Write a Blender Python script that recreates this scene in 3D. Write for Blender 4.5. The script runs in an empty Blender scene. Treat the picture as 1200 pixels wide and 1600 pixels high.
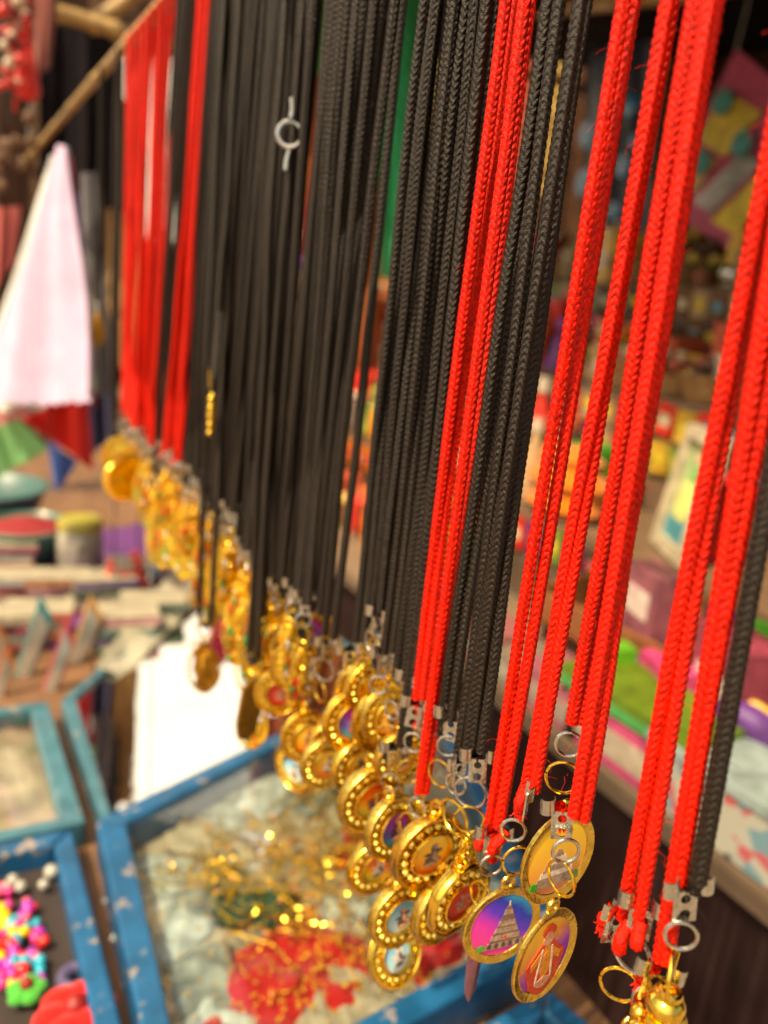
import bpy, math, random
import numpy as np
from mathutils import Vector, Matrix, Quaternion
random.seed(7); np.random.seed(7)
SC = bpy.context.scene
COL = SC.collection
R = math.radians

# ------------------------------------------------------------------ camera
# the row of necklaces runs along +Y, up is +Z, the stall lies towards +X; the lens sits at the origin
F = math.sqrt(1920000 - 312300)
Zc = -np.array([-450, 4800, F]); Zc /= np.linalg.norm(Zc)
Yc = np.array([-694, -400, F]); Yc /= np.linalg.norm(Yc)
Yc -= Zc * Yc.dot(Zc); Yc /= np.linalg.norm(Yc)
Xc = np.cross(Yc, Zc)
AX = np.array([Xc, Yc, Zc])          # rows: world axes seen from the lens (x right, y down, z forward)
cam = bpy.data.cameras.new('camera'); camo = bpy.data.objects.new('camera', cam); COL.objects.link(camo)
right, up, back = AX[:, 0], -AX[:, 1], -AX[:, 2]
camo.matrix_world = Matrix(((right[0], up[0], back[0], 0), (right[1], up[1], back[1], 0), (right[2], up[2], back[2], 0), (0, 0, 0, 1)))
cam.sensor_fit = 'VERTICAL'; cam.sensor_height = 36.0; cam.lens = F / 1600 * 36
cam.clip_start = 0.005; cam.clip_end = 400
cam.dof.use_dof = True; cam.dof.focus_distance = 0.214; cam.dof.aperture_fstop = 7.7
SC.camera = camo

# ------------------------------------------------------------------ sky, sun, exposure
SUN = Vector((-0.50, -0.15, 0.85)).normalized()
w = bpy.data.worlds.new('World'); SC.world = w; w.use_nodes = True
nt = w.node_tree; bg = nt.nodes['Background']
sky = nt.nodes.new('ShaderNodeTexSky'); sky.sky_type = 'NISHITA'; sky.sun_disc = False
sky.sun_elevation = math.asin(SUN.z); sky.sun_rotation = math.atan2(SUN.x, SUN.y)
sky.dust_density = 6.0; sky.air_density = 1.0
nt.links.new(sky.outputs[0], bg.inputs[0]); bg.inputs[1].default_value = 0.15
sl = bpy.data.lights.new('sun', 'SUN'); sl.energy = 3.6; sl.angle = R(0.5); sl.color = (1, .93, .80)
so = bpy.data.objects.new('sun', sl); COL.objects.link(so); so.rotation_mode = 'QUATERNION'
so.rotation_quaternion = SUN.to_track_quat('Z', 'Y')
SC.view_settings.view_transform = 'Standard'; SC.view_settings.look = 'None'
SC.view_settings.exposure = 0.50; SC.view_settings.gamma = 1; SC.view_settings.use_curve_mapping = False
SC.view_settings.use_white_balance = True; SC.view_settings.white_balance_temperature = 8700; SC.view_settings.white_balance_tint = 6
SC.cycles.max_bounces = 8; SC.cycles.transparent_max_bounces = 16
SC.cycles.sample_clamp_indirect = 6

# ------------------------------------------------------------------ picture pixel -> place
def ray(px, py): return AX @ np.array([px - 600, py - 800, F])
def atX(px, py, X): r = ray(px, py); return Vector(r * (X / r[0]))
def atY(px, py, Y): r = ray(px, py); return Vector(r * (Y / r[1]))
def atZ(px, py, Z): r = ray(px, py); return Vector(r * (Z / r[2]))
def pix(p):
    c = AX.T @ np.array(p); return 600 + F * c[0] / c[2], 800 + F * c[1] / c[2]

# ------------------------------------------------------------------ materials
def nodes(name):
    m = bpy.data.materials.new(name); m.use_nodes = True
    n = m.node_tree; return m, n, n.nodes['Principled BSDF']
MATS = {}
def mat(name, base, rough=.5, metal=0.0, nscale=60, var=.25, bump=0.0, bscale=None, coat=0.0, spec=.5, sheen=0.0, trans=0.0, sss=0.0, ior=1.5):
    if name in MATS: return MATS[name]
    m, n, b = nodes(name)
    tc = n.nodes.new('ShaderNodeTexCoord')
    no = n.nodes.new('ShaderNodeTexNoise'); no.inputs['Scale'].default_value = nscale; no.inputs['Detail'].default_value = 5
    n.links.new(tc.outputs['Object'], no.inputs['Vector'])
    mr = n.nodes.new('ShaderNodeMapRange'); mr.inputs[1].default_value = .3; mr.inputs[2].default_value = .7
    mr.inputs[3].default_value = 1 - var; mr.inputs[4].default_value = 1 + var * .4
    n.links.new(no.outputs[0], mr.inputs[0])
    mx = n.nodes.new('ShaderNodeVectorMath'); mx.operation = 'SCALE'; mx.inputs[0].default_value = base
    n.links.new(mr.outputs[0], mx.inputs['Scale']); n.links.new(mx.outputs[0], b.inputs['Base Color'])
    rr = n.nodes.new('ShaderNodeMapRange'); rr.inputs[3].default_value = max(.02, rough * .8); rr.inputs[4].default_value = min(1, rough * 1.25)
    n.links.new(no.outputs[0], rr.inputs[0]); n.links.new(rr.outputs[0], b.inputs['Roughness'])
    b.inputs['Metallic'].default_value = metal; b.inputs['Coat Weight'].default_value = coat; b.inputs['Coat Roughness'].default_value = .06
    b.inputs['Specular IOR Level'].default_value = spec; b.inputs['Sheen Weight'].default_value = sheen
    b.inputs['Transmission Weight'].default_value = trans; b.inputs['IOR'].default_value = ior
    if sss: b.inputs['Subsurface Weight'].default_value = sss; b.inputs['Subsurface Scale'].default_value = .002
    if bump:
        n2 = n.nodes.new('ShaderNodeTexNoise'); n2.inputs['Scale'].default_value = bscale or nscale * 3; n2.inputs['Detail'].default_value = 4
        n.links.new(tc.outputs['Object'], n2.inputs['Vector'])
        bp = n.nodes.new('ShaderNodeBump'); bp.inputs['Strength'].default_value = bump; bp.inputs['Distance'].default_value = .001
        n.links.new(n2.outputs[0], bp.inputs['Height']); n.links.new(bp.outputs[0], b.inputs['Normal'])
    MATS[name] = m; return m

RED = mat('red_nylon', (.80, .011, .004), .45, nscale=700, var=.45, bump=.5, bscale=2600, spec=.25)
BLK = mat('black_nylon', (.014, .0066, .0024), .42, nscale=900, var=.4, bump=.5, bscale=2600, spec=.42)
GOLD = mat('gold_plate', (1.0, .62, .10), .14, 1.0, nscale=500, var=.25, bump=.15, bscale=500)
GOLDR = mat('rough_gold', (1.0, .62, .07), .24, .6, nscale=700, var=.4, bump=.5, bscale=1200)
GOLDD = mat('dull_gold', (.62, .32, .05), .34, 1.0, nscale=300, var=.4, bump=.3, bscale=900)
BRASS = mat('brushed_brass', (.86, .56, .12), .26, 1.0, nscale=400, var=.3, bump=.25, bscale=700)
SILV = mat('bright_steel', (.66, .64, .58), .18, 1.0, nscale=600, var=.3, bump=.2, bscale=900)
CRYS = mat('amber_crystal', (1.0, .74, .16), .12, .75, nscale=900, var=.35)
CRED = mat('red_enamel', (.75, .03, .02), .15, nscale=500, coat=.6)
CGRN = mat('green_enamel', (.02, .30, .06), .15, nscale=500, coat=.6)
CWHT = mat('white_enamel', (.8, .78, .72), .2, nscale=500, coat=.6)

def grad(name, stops, axis='z', angle=0, scale=1.0, spec=.22):
    """printed picture: a colour ramp across the disc, in the object's own coordinates (radius about 1 cm)"""
    m, n, b = nodes(name)
    tc = n.nodes.new('ShaderNodeTexCoord'); mp = n.nodes.new('ShaderNodeMapping')
    mp.inputs['Rotation'].default_value = (0, angle, 0)
    n.links.new(tc.outputs['Object'], mp.inputs[0])
    sp = n.nodes.new('ShaderNodeSeparateXYZ'); n.links.new(mp.outputs[0], sp.inputs[0])
    no = n.nodes.new('ShaderNodeTexNoise'); no.inputs['Scale'].default_value = 260; n.links.new(tc.outputs['Object'], no.inputs[0])
    md = n.nodes.new('ShaderNodeMath'); md.operation = 'MULTIPLY_ADD'; md.inputs[1].default_value = .004; n.links.new(no.outputs[0], md.inputs[0])
    n.links.new(sp.outputs['Z'], md.inputs[2])
    mr = n.nodes.new('ShaderNodeMapRange'); mr.inputs[1].default_value = -.009 * scale; mr.inputs[2].default_value = .012 * scale
    n.links.new(md.outputs[0], mr.inputs[0])
    cr = n.nodes.new('ShaderNodeValToRGB'); n.links.new(mr.outputs[0], cr.inputs[0])
    cr.color_ramp.elements[0].position = stops[0][0]; cr.color_ramp.elements[0].color = (*stops[0][1], 1)
    cr.color_ramp.elements[1].position = stops[-1][0]; cr.color_ramp.elements[1].color = (*stops[-1][1], 1)
    for p, c in stops[1:-1]:
        e = cr.color_ramp.elements.new(p); e.color = (*c, 1)
    n.links.new(cr.outputs[0], b.inputs['Base Color']); b.inputs['Roughness'].default_value = .45; b.inputs['Specular IOR Level'].default_value = .3
    b.inputs['Coat Weight'].default_value = spec; b.inputs['Coat Roughness'].default_value = .04
    return m
PIC = {
 'temple': grad('print_night_sky', [(0, (.85, .05, .22)), (.38, (.72, .03, .42)), (.62, (.10, .03, .60)), (.82, (.01, .03, .42)), (1, (.0, .35, .55))], angle=R(-38), scale=1.05),
 'deity': grad('print_violet_yellow', [(0, (.22, .03, .38)), (.45, (.33, .04, .42)), (.68, (.80, .28, .05)), (1, (.95, .55, .05))], angle=R(25)),
 'amber': grad('print_amber', [(0, (.75, .25, .12)), (.4, (.90, .42, .06)), (1, (.95, .62, .04))]),
 'sunset': grad('print_sunset', [(0, (.30, .55, .12)), (.35, (.95, .55, .03)), (.6, (.90, .20, .02)), (1, (.80, .04, .01))], angle=R(-20), scale=.6),
 'red': grad('print_red', [(0, (.45, .03, .02)), (1, (.75, .05, .03))], scale=.6),
 'sky': grad('print_pale_sky', [(0, (.55, .6, .55)), (.4, (.45, .68, .75)), (1, (.05, .38, .62))], scale=.6),
 'violet': grad('print_violet', [(0, (.05, .45, .45)), (.4, (.10, .10, .50)), (.75, (.35, .04, .45)), (1, (.5, .03, .3))], scale=.6, angle=R(-20)),
 'flame': grad('print_flame', [(0, (.75, .12, .05)), (.45, (.95, .42, .03)), (1, (.98, .70, .10))], scale=.6),
}
FIG_STONE = mat('printed_stone', (.42, .28, .20), .35, nscale=900, var=.55, coat=.5)
FIG_STONE2 = mat('printed_dark_stone', (.20, .10, .08), .35, nscale=900, var=.5, coat=.5)
FIG_DARK = mat('printed_dark', (.09, .04, .04), .35, nscale=1200, var=.6, coat=.5)
FIG_PINK = mat('printed_skin', (.80, .36, .20), .35, nscale=1200, var=.5, coat=.5)
FIG_RED = mat('printed_robe', (.80, .07, .02), .35, nscale=1000, var=.45, coat=.5)
FIG_ORG = mat('printed_saffron', (.90, .30, .03), .35, nscale=900, var=.3, coat=.5)
FIG_WHT = mat('printed_cream', (.80, .68, .55), .35, nscale=1000, var=.3, coat=.5)
FIG_GRN = mat('printed_green', (.05, .35, .03), .35, nscale=1000, coat=.5)

# ------------------------------------------------------------------ mesh helpers
class MB:
    def __init__(s): s.v = []; s.f = []; s.n = 0
    def add(s, v, f):
        v = np.asarray(v, float); f = [tuple(i + s.n for i in q) for q in f]
        s.v.append(v); s.f += f; s.n += len(v); return s
    def grid(s, P, cu=False, cv=False):
        a, b = P.shape[:2]; f = []
        for i in range(a if cu else a - 1):
            for j in range(b if cv else b - 1):
                i2, j2 = (i + 1) % a, (j + 1) % b
                f.append((i * b + j, i * b + j2, i2 * b + j2, i2 * b + j))
        return s.add(P.reshape(-1, 3), f)
    def box(s, c, d, rot=None, taper=1.0):
        x, y, z = [q / 2 for q in d]
        v = np.array([(-x, -y, -z), (x, -y, -z), (x, y, -z), (-x, y, -z), (-x * taper, -y * taper, z), (x * taper, -y * taper, z), (x * taper, y * taper, z), (-x * taper, y * taper, z)])
        if rot is not None: v = v @ np.array(rot).T
        return s.add(v + np.array(c), [(3, 2, 1, 0), (4, 5, 6, 7), (0, 1, 5, 4), (1, 2, 6, 5), (2, 3, 7, 6), (3, 0, 4, 7)])
    def tube(s, pts, r, seg=8, closed=False, caps=True):
        P = np.array([tuple(p) for p in pts], float); n = len(P)
        T = np.roll(P, -1, 0) - np.roll(P, 1, 0)
        if not closed: T[0] = P[1] - P[0]; T[-1] = P[-1] - P[-2]
        T /= np.linalg.norm(T, axis=1)[:, None] + 1e-12
        a = np.array([0, 0, 1.]) if abs(T[0][2]) < .9 else np.array([1., 0, 0])
        N = np.cross(T[0], a); N /= np.linalg.norm(N); rr = np.broadcast_to(r, (n,)); out = []
        for i in range(n):
            N = N - T[i] * N.dot(T[i]); N /= np.linalg.norm(N) + 1e-12; B = np.cross(T[i], N)
            th = np.linspace(0, 2 * math.pi, seg, endpoint=False)[:, None]
            out.append(P[i] + rr[i] * (np.cos(th) * N + np.sin(th) * B))
        base = s.n; s.grid(np.array(out), cu=closed, cv=True)
        if caps and not closed:
            s.f.append(tuple(base + k for k in range(seg))[::-1]); s.f.append(tuple(base + (n - 1) * seg + k for k in range(seg)))
        return s
    def torus(s, c, Rr, r, axis=(0, 1, 0), n=20, seg=6, sx=1, gap=0.0):
        q = Vector((0, 0, 1)).rotation_difference(Vector(axis)); c = Vector(c)
        pts = [c + q @ Vector((Rr * sx * math.cos(t), Rr * math.sin(t), gap * t)) for t in np.linspace(0, 2 * math.pi, n, endpoint=False)]
        return s.tube(pts, r, seg, closed=True)
    def lathe(s, prof, n=24, c=(0, 0, 0), sx=1.0, axis='z', sy=1.0):
        pr = np.array(prof, float); th = np.linspace(0, 2 * math.pi, n, endpoint=False)
        P = np.zeros((len(pr), n, 3))
        P[..., 0] = pr[:, 0:1] * np.cos(th) * sx; P[..., 1] = pr[:, 0:1] * np.sin(th) * sy; P[..., 2] = pr[:, 1:2]
        if axis == 'y': P = np.stack([P[..., 0], -P[..., 2], P[..., 1]], -1)   # faces -Y
        return s.grid(P + np.array(c), cv=True)
    def ball(s, c, r, n=8, m=6, sc=(1, 1, 1)):
        ph = np.linspace(0, math.pi, m)
        P = np.zeros((m, n, 3)); th = np.linspace(0, 2 * math.pi, n, endpoint=False)
        P[..., 0] = np.sin(ph)[:, None] * np.cos(th); P[..., 1] = np.sin(ph)[:, None] * np.sin(th); P[..., 2] = np.cos(ph)[:, None]
        return s.grid(P * r * np.array(sc) + np.array(c), cv=True)
    def prism(s, outline, y0, y1):
        """outline (x,z) counter-clockwise seen from -Y, extruded from y0 (front) to y1"""
        o = np.array(outline, float); n = len(o)
        v = np.concatenate([np.c_[o[:, 0], np.full(n, y0), o[:, 1]], np.c_[o[:, 0], np.full(n, y1), o[:, 1]]])
        f = [tuple(range(n)), tuple(range(2 * n - 1, n - 1, -1))] + [(i, n + i, n + (i + 1) % n, (i + 1) % n) for i in range(n)]
        return s.add(v, f)
    def mesh(s, name, m, smooth=True):
        me = bpy.data.meshes.new(name)
        me.from_pydata(np.concatenate(s.v).tolist(), [], s.f); me.materials.append(m)
        if smooth:
            me.polygons.foreach_set('use_smooth', [True] * len(me.polygons))
            try: me.set_sharp_from_angle(angle=R(38))
            except Exception: pass
        me.update(); return me

def link(name, me, parent=None, loc=None, rot=None, scale=None, **props):
    o = bpy.data.objects.new(name, me); COL.objects.link(o)
    if parent is not None: o.parent = parent
    if loc is not None: o.location = loc
    if rot is not None:
        if isinstance(rot, Quaternion): o.rotation_mode = 'QUATERNION'; o.rotation_quaternion = rot
        else: o.rotation_euler = rot
    if scale is not None: o.scale = scale
    for k, v in props.items(): o[k] = v
    return o
def obj(name, mb, m, parent=None, loc=None, rot=None, smooth=True, **props):
    return link(name, mb.mesh(name, m, smooth), parent, loc, rot, **props)
USED = set()
def thing(name, label, cat, loc=(0, 0, 0), rot=None, group=None):
    o = link(name, None, None, loc, rot); o['label'] = label; o['category'] = cat
    if group: o['group'] = group
    return o

# ================================================================== SETTING
GZ = -1.25; TZ = -0.40
EARTH = mat('trodden_earth', (.26, .20, .15), .95, nscale=3, var=.4, bump=.5, bscale=40)
g = MB(); n = 40; P = np.zeros((n, n, 3)); xs = np.sign(np.linspace(-1, 1, n)) * np.abs(np.linspace(-1, 1, n)) ** 3 * 150
P[..., 0] = xs[:, None]; P[..., 1] = xs[None, :]; P[..., 2] = GZ + np.random.rand(n, n) * .01
obj('ground', g.grid(P), EARTH, kind='structure')

WOODB = mat('blue_painted_wood', (.002, .095, .225), .38, nscale=45, var=.35, bump=.3, bscale=160, coat=.15)
WOODT = mat('faded_teal_paint', (.045, .16, .21), .36, nscale=45, var=.35, bump=.3, bscale=160, coat=.25)
def chip(m, under=(.30, .24, .18)):
    n = m.node_tree; b = n.nodes['Principled BSDF']; src = b.inputs['Base Color'].links[0].from_socket
    tc = n.nodes.new('ShaderNodeTexCoord'); no = n.nodes.new('ShaderNodeTexNoise'); no.inputs['Scale'].default_value = 70; no.inputs['Detail'].default_value = 8; no.inputs['Roughness'].default_value = .65
    n.links.new(tc.outputs['Object'], no.inputs[0]); cr = n.nodes.new('ShaderNodeValToRGB'); cr.color_ramp.elements[0].position = .61; cr.color_ramp.elements[1].position = .63
    n.links.new(no.outputs[0], cr.inputs[0]); mx = n.nodes.new('ShaderNodeMix'); mx.data_type = 'RGBA'
    n.links.new(cr.outputs[0], mx.inputs[0]); n.links.new(src, mx.inputs[6]); mx.inputs[7].default_value = (*under, 1); n.links.new(mx.outputs[2], b.inputs['Base Color'])
chip(WOODB); chip(WOODT)
WOODR = mat('raw_brown_wood', (.20, .095, .045), .6, nscale=30, var=.4, bump=.4, bscale=120)
BAM = mat('dry_bamboo', (.42, .25, .085), .5, nscale=60, var=.4, bump=.3, bscale=200)
DARKC = mat('dark_cloth', (.013, .010, .012), .95, nscale=30, var=.3, bump=.3, bscale=500, spec=.1)
BROWNC = mat('dark_brown_cloth', (.030, .014, .013), .95, nscale=25, var=.35, bump=.3, bscale=500, spec=.1)
CLEAR = None
def glass_mat(name, refl, tint=(1, 1, 1), rough=.02, gl=(1, 1, 1)):
    m, n, b = nodes(name); n.nodes.remove(b)
    out = n.nodes['Material Output']; t = n.nodes.new('ShaderNodeBsdfTransparent'); t.inputs[0].default_value = (*tint, 1)
    g_ = n.nodes.new('ShaderNodeBsdfGlossy'); g_.inputs['Roughness'].default_value = rough; g_.inputs['Color'].default_value = (*gl, 1)
    ly = n.nodes.new('ShaderNodeLayerWeight'); ly.inputs[0].default_value = .5
    pw = n.nodes.new('ShaderNodeMath'); pw.operation = 'POWER'; pw.inputs[1].default_value = 3.5; n.links.new(ly.outputs['Facing'], pw.inputs[0])
    lw = n.nodes.new('ShaderNodeMath'); lw.operation = 'MULTIPLY_ADD'; lw.inputs[1].default_value = .85 - refl; lw.inputs[2].default_value = refl; lw.use_clamp = True; n.links.new(pw.outputs[0], lw.inputs[0])
    tc = n.nodes.new('ShaderNodeTexCoord'); no = n.nodes.new('ShaderNodeTexNoise'); no.inputs['Scale'].default_value = 40
    n.links.new(tc.outputs['Object'], no.inputs[0]); bp = n.nodes.new('ShaderNodeBump'); bp.inputs['Strength'].default_value = .15; bp.inputs['Distance'].default_value = .0006
    n.links.new(no.outputs[0], bp.inputs['Height']); n.links.new(bp.outputs[0], g_.inputs['Normal'])
    mx = n.nodes.new('ShaderNodeMixShader'); n.links.new(lw.outputs[0], mx.inputs[0])
    n.links.new(t.outputs[0], mx.inputs[1]); n.links.new(g_.outputs[0], mx.inputs[2]); n.links.new(mx.outputs[0], out.inputs[0])
    return m
WHITE_REFL = mat('white_reflector_sheet', (.82, .82, .80), .6, nscale=3, var=.08)  # for the added sheet that the tray top mirrors as white sky
PANE = glass_mat('tray_glass', .05, (.96, .98, .97))
MIRR = glass_mat('mirror_film', .84, (.6, .63, .63), .015)

# low table the trays stand on, in planks
t = thing('display_table', 'low plank table under the glass topped trays and goods', 'table', (0, 0, GZ))
plank = MB().box((0, 0, 0), (.104, 1.9, .02)).mesh('plank', WOODR, False)
for i in range(9):
    link('plank', plank, t, (-.56 + i * .106, 1.08, TZ - .022 - GZ + random.uniform(-.001, .001)))
for x in (-.6, .30):
    for y in (.18, 1.98):
        obj('leg', MB().box((0, 0, 0), (.05, .05, -GZ + TZ - .033)), WOODR, t, (x, y, (-GZ + TZ - .033) / 2), smooth=False)

# counter and rising shelves of the stall
SH = [(.45, .62, -.345), (.62, .80, -.235), (.80, 1.02, -.09), (1.02, 1.34, .06)]
SHC = [mat('cream_shelf_board', (.20, .13, .08), .7, nscale=20, bump=.2), mat('brown_shelf_board', (.16, .09, .05), .7, nscale=20, bump=.2)]
t = thing('stepped_stall', 'stepped stall counter crowded with goods beyond the hanging cords', 'stall', (.45, 1.3, GZ))
for k, (x0, x1, z) in enumerate(SH):
    obj('shelf_board', MB().box((0, 0, 0), (x1 - x0 - .002, 2.9, .02)), SHC[k % 2], t, ((x0 + x1) / 2 - .45, .1, z - .011 - GZ), smooth=False)
    h = z - .022 - (SH[k - 1][2] if k else GZ)
    if k == 0:
        n = 120; P = np.zeros((2, n, 3)); yy = np.linspace(-1.35, 1.55, n)
        P[0, :, 1] = P[1, :, 1] = yy; P[0, :, 2] = z - .022 - GZ; P[1, :, 2] = .02
        P[0, :, 0] = .008; P[1, :, 0] = .012 + .012 * np.sin(yy * 31) + .008 * np.sin(yy * 73)
        obj('drape', MB().grid(P), BROWNC, t)
    else:
        obj('riser_board', MB().box((0, 0, 0), (.012, 2.88, h - .002)), SHC[(k + 1) % 2], t, (x0 - .45 + .008, .1, z - .022 - h / 2 - GZ), smooth=False)

# back cloth of the stall + awning + poles
def cloth_grid(c00, c10, c11, c01, m, name, parent=None, folds=3, amp=.01, nrm=None, nu=40, nv=40, sc=0.0, thick=True, wav=.0, **props):
    """a hung cloth from its four corners (top-left, top-right, bottom-right, bottom-left) with folds and an optionally scalloped hem"""
    c = [np.array(q, float) for q in (c00, c10, c11, c01)]
    N = np.cross(c[1] - c[0], c[3] - c[0]); N /= np.linalg.norm(N)
    ph = random.uniform(0, 6); P = np.zeros((nv, nu, 3))
    for i in range(nv):
        v = i / (nv - 1)
        for j in range(nu):
            u = j / (nu - 1)
            p = (c[0] * (1 - u) + c[1] * u) * (1 - v) + (c[3] * (1 - u) + c[2] * u) * v
            wd = np.linalg.norm((c[1] - c[0]) * (1 - v) + (c[2] - c[3]) * v)
            p = p + N * (amp * math.sin(u * folds * 6.28 + ph + v * .8) + amp * .4 * math.sin(u * folds * 2.7 * 6.28 + 1.3 * ph)) * (.35 + .65 * v)
            p = p + N * wav * math.sin(v * 5 + u * 4 + ph)
            if sc and i == nv - 1: p = p + (c[3] - c[0]) / np.linalg.norm(c[3] - c[0]) * sc * abs(math.sin(u * 14 * 3.14))
            P[i, j] = p
    B = P + N * .0012
    mb = MB().grid(P); mb.grid(B[:, ::-1])
    for e0, e1 in ((P[0], B[0]), (P[-1], B[-1]), (P[:, 0], B[:, 0]), (P[:, -1], B[:, -1])):
        mb.grid(np.array([e0, e1]))
    return obj(name, mb, m, parent, **props)

AW = .47
n1 = MB(); nu, nv = 60, 40; P = np.zeros((nu, nv, 3))
for i in range(nu):
    for j in range(nv):
        x = .44 + (1.75 - .44) * j / (nv - 1); y = -.6 + (1.62 + .6) * i / (nu - 1)
        P[i, j] = (x, y, AW + .015 * math.sin(y * 9) * math.sin(x * 6) + .05 * (x - .1))
P2 = P.copy(); P2[..., 2] += .002
n1.grid(P[::-1]); n1.grid(P2)
tn = thing('awning', 'dark cloth awning stretched over the stall on bamboo poles', 'awning', (0, 0, 0))
obj('canopy_sheet', n1, DARKC, tn)
def bamboo(a, b, r, parent, name='bamboo_pole'):
    a, b = Vector(a), Vector(b); L = (b - a).length; k = max(2, int(L / .16)); pts = []; rr = []
    for i in range(k):
        for f_, q in ((.0, 1.12), (.02, 1.18), (.05, 1.0), (.5, .98), (.95, 1.0), (.98, 1.15)):
            t_ = (i + f_) / k; pts.append(a.lerp(b, t_) + Vector((math.sin(t_ * 9), math.cos(t_ * 7), math.sin(t_ * 5))) * r * .25); rr.append(r * q)
    return obj(name, MB().tube(pts, np.array(rr), 12), BAM, parent)
bamboo(atX(560, 62, .98), atX(1240, -45, .98), .014, tn)
bamboo(atY(20, 2, 1.30), atY(330, 95, 1.30), .011, tn)
bamboo(atY(140, 40, 1.42), atY(300, -60, 1.42), .012, tn)
bamboo((.16, -.55, AW), (.16, 1.66, AW), .012, tn); bamboo((.16, 1.60, AW + .025), (1.7, 1.60, AW + .025), .010, tn); bamboo((.16, -.5, AW + .025), (1.7, -.5, AW + .025), .010, tn)
for x, y in ((.04, 1.60), (1.7, 1.58), (1.7, -.5), (.16, -.5)):
    bamboo((x, y, GZ), (x, y, AW + .03), .018, tn, 'post')

BACK = mat('mottled_back_cloth', (.10, .045, .025), .9, nscale=9, var=.6, bump=.3, spec=.1)
cl = cloth_grid((1.42, 2.85, .95), (1.42, -.6, .95), (1.40, -.6, -.35), (1.40, 2.85, -.35), BACK, 'back_cloth', folds=14, amp=.02, nu=160)
cl['label'] = 'dark brown cloth hung as the back of the stall'; cl['category'] = 'cloth'

# white sheet added to whiten the tray reflection; neighbouring stall beyond the row
WREFL = thing('white_reflector', 'white tarpaulin sheet added to whiten the mirror bright tray', 'reflector', (.9, 3.0, 1.2))
P = np.zeros((14, 14, 3))
for i in range(14):
    for j in range(14):
        P[i, j] = (-2.2 + 5.2 * i / 13, -.45 + 2.7 * j / 13, -1.10 + 3.6 * j / 13 + .03 * math.sin(i * 1.7) * math.sin(j))
P3 = P.copy(); P3[..., 2] += .006
obj('sheet', MB().grid(P[::-1]).grid(P3), WHITE_REFL, WREFL)
for x_ in (-2.1, 2.9): obj('post', MB().tube([(x_, 1.2, -2.45), (x_, 1.2, 1.1)], .03, 10), BAM, WREFL)
NB = thing('neighbour_stall', 'neighbouring stall of brown goods and dark cloth beyond the trays', 'stall', (.5, 2.6, GZ))
obj('stall_table', MB().box((0, 0, .38), (2.6, .7, .76)), mat('purple_table_cloth', (.10, .02, .09), .9, nscale=12, var=.5), NB, (-.2, 0, 0), smooth=False)
obj('back_sheet', MB().box((0, .3, 1.05), (2.6, .02, .62)), mat('brown_sheet', (.06, .035, .025), .9, nscale=8, var=.6), NB, (-.2, 0, 0), smooth=False)

# ================================================================== ROD
RX, RZ = .137, .172
p_far = atX(30, 262, RX)
rod = bamboo((RX, -.25, RZ), (RX, p_far.y + .25, RZ), .0048, None, 'bamboo_rod')
rod['label'] = 'thin bamboo rod the cord necklaces hang from'; rod['category'] = 'rod'
for y in (-.22, 1.60):
    pass
wire = obj('hanger_wire', MB().tube([(RX, 1.585, RZ + .004), (RX + .01, 1.585, .3), (.16, 1.58, AW)], .0012, 6), SILV)
wire['label'] = 'wire tying the far end of the bamboo rod up to the awning'; wire['category'] = 'wire'
wire = obj('hanger_wire', MB().tube([(RX, -.2, RZ + .004), (RX + .01, -.21, .3), (.16, -.22, AW)], .0012, 6), SILV)
wire['label'] = 'wire holding the near end of the bamboo rod under the awning'; wire['category'] = 'wire'

# ================================================================== CORDS
L0 = .32
def knit(points, r, pitch=.0020, cols=6, around=30, per=6, taper_end=False, frac=None):
    """a knitted cord along a path: columns of slanting stitches, in vees"""
    P = np.array([tuple(p) for p in points], float)
    d = np.r_[0, np.cumsum(np.linalg.norm(np.diff(P, axis=0), axis=1))]; L = d[-1]
    n = max(6, int(L / pitch * per)); s = np.linspace(0, L, n)
    Q = np.stack([np.interp(s, d, P[:, k]) for k in range(3)], 1)
    T = np.gradient(Q, axis=0); T /= np.linalg.norm(T, axis=1)[:, None]
    N = np.zeros_like(T); a = np.array([1., 0, 0]) if abs(T[0][0]) < .8 else np.array([0, 1., 0])
    cur = a - T[0] * a.dot(T[0]); cur /= np.linalg.norm(cur)
    for i in range(n):
        cur = cur - T[i] * cur.dot(T[i]); cur /= np.linalg.norm(cur); N[i] = cur
    B = np.cross(T, N)
    th = np.linspace(0, 2 * math.pi, around, endpoint=False)
    c = th / (2 * math.pi) * cols; ci = np.floor(c).astype(int); u = (c - ci) * 2 - 1; sg = np.where(ci % 2 == 0, 1, -1)
    jit = np.interp(s, np.linspace(0, L, max(3, int(L / .01))), np.random.normal(0, .12, max(3, int(L / .01))))
    ph = s[:, None] / pitch + .50 * sg * u + .5 * (ci // 2 % 2) + jit[:, None]
    f = ph - np.floor(ph); lens = np.sqrt(np.clip(1 - (2 * f - 1) ** 2, 0, 1))
    h = .62 + .42 * lens ** .9 * (1 - .38 * u ** 2)
    rad = r * h * (1 + np.interp(s, np.linspace(0, L, 30), np.random.normal(0, .02, 30)))[:, None]
    if taper_end: rad = rad * np.clip((L - s) / (r * .5), .3, 1)[:, None] ** .5
    G = Q[:, None, :] + rad[..., None] * (np.cos(th)[None, :, None] * N[:, None, :] + np.sin(th)[None, :, None] * B[:, None, :])
    return G
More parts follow.
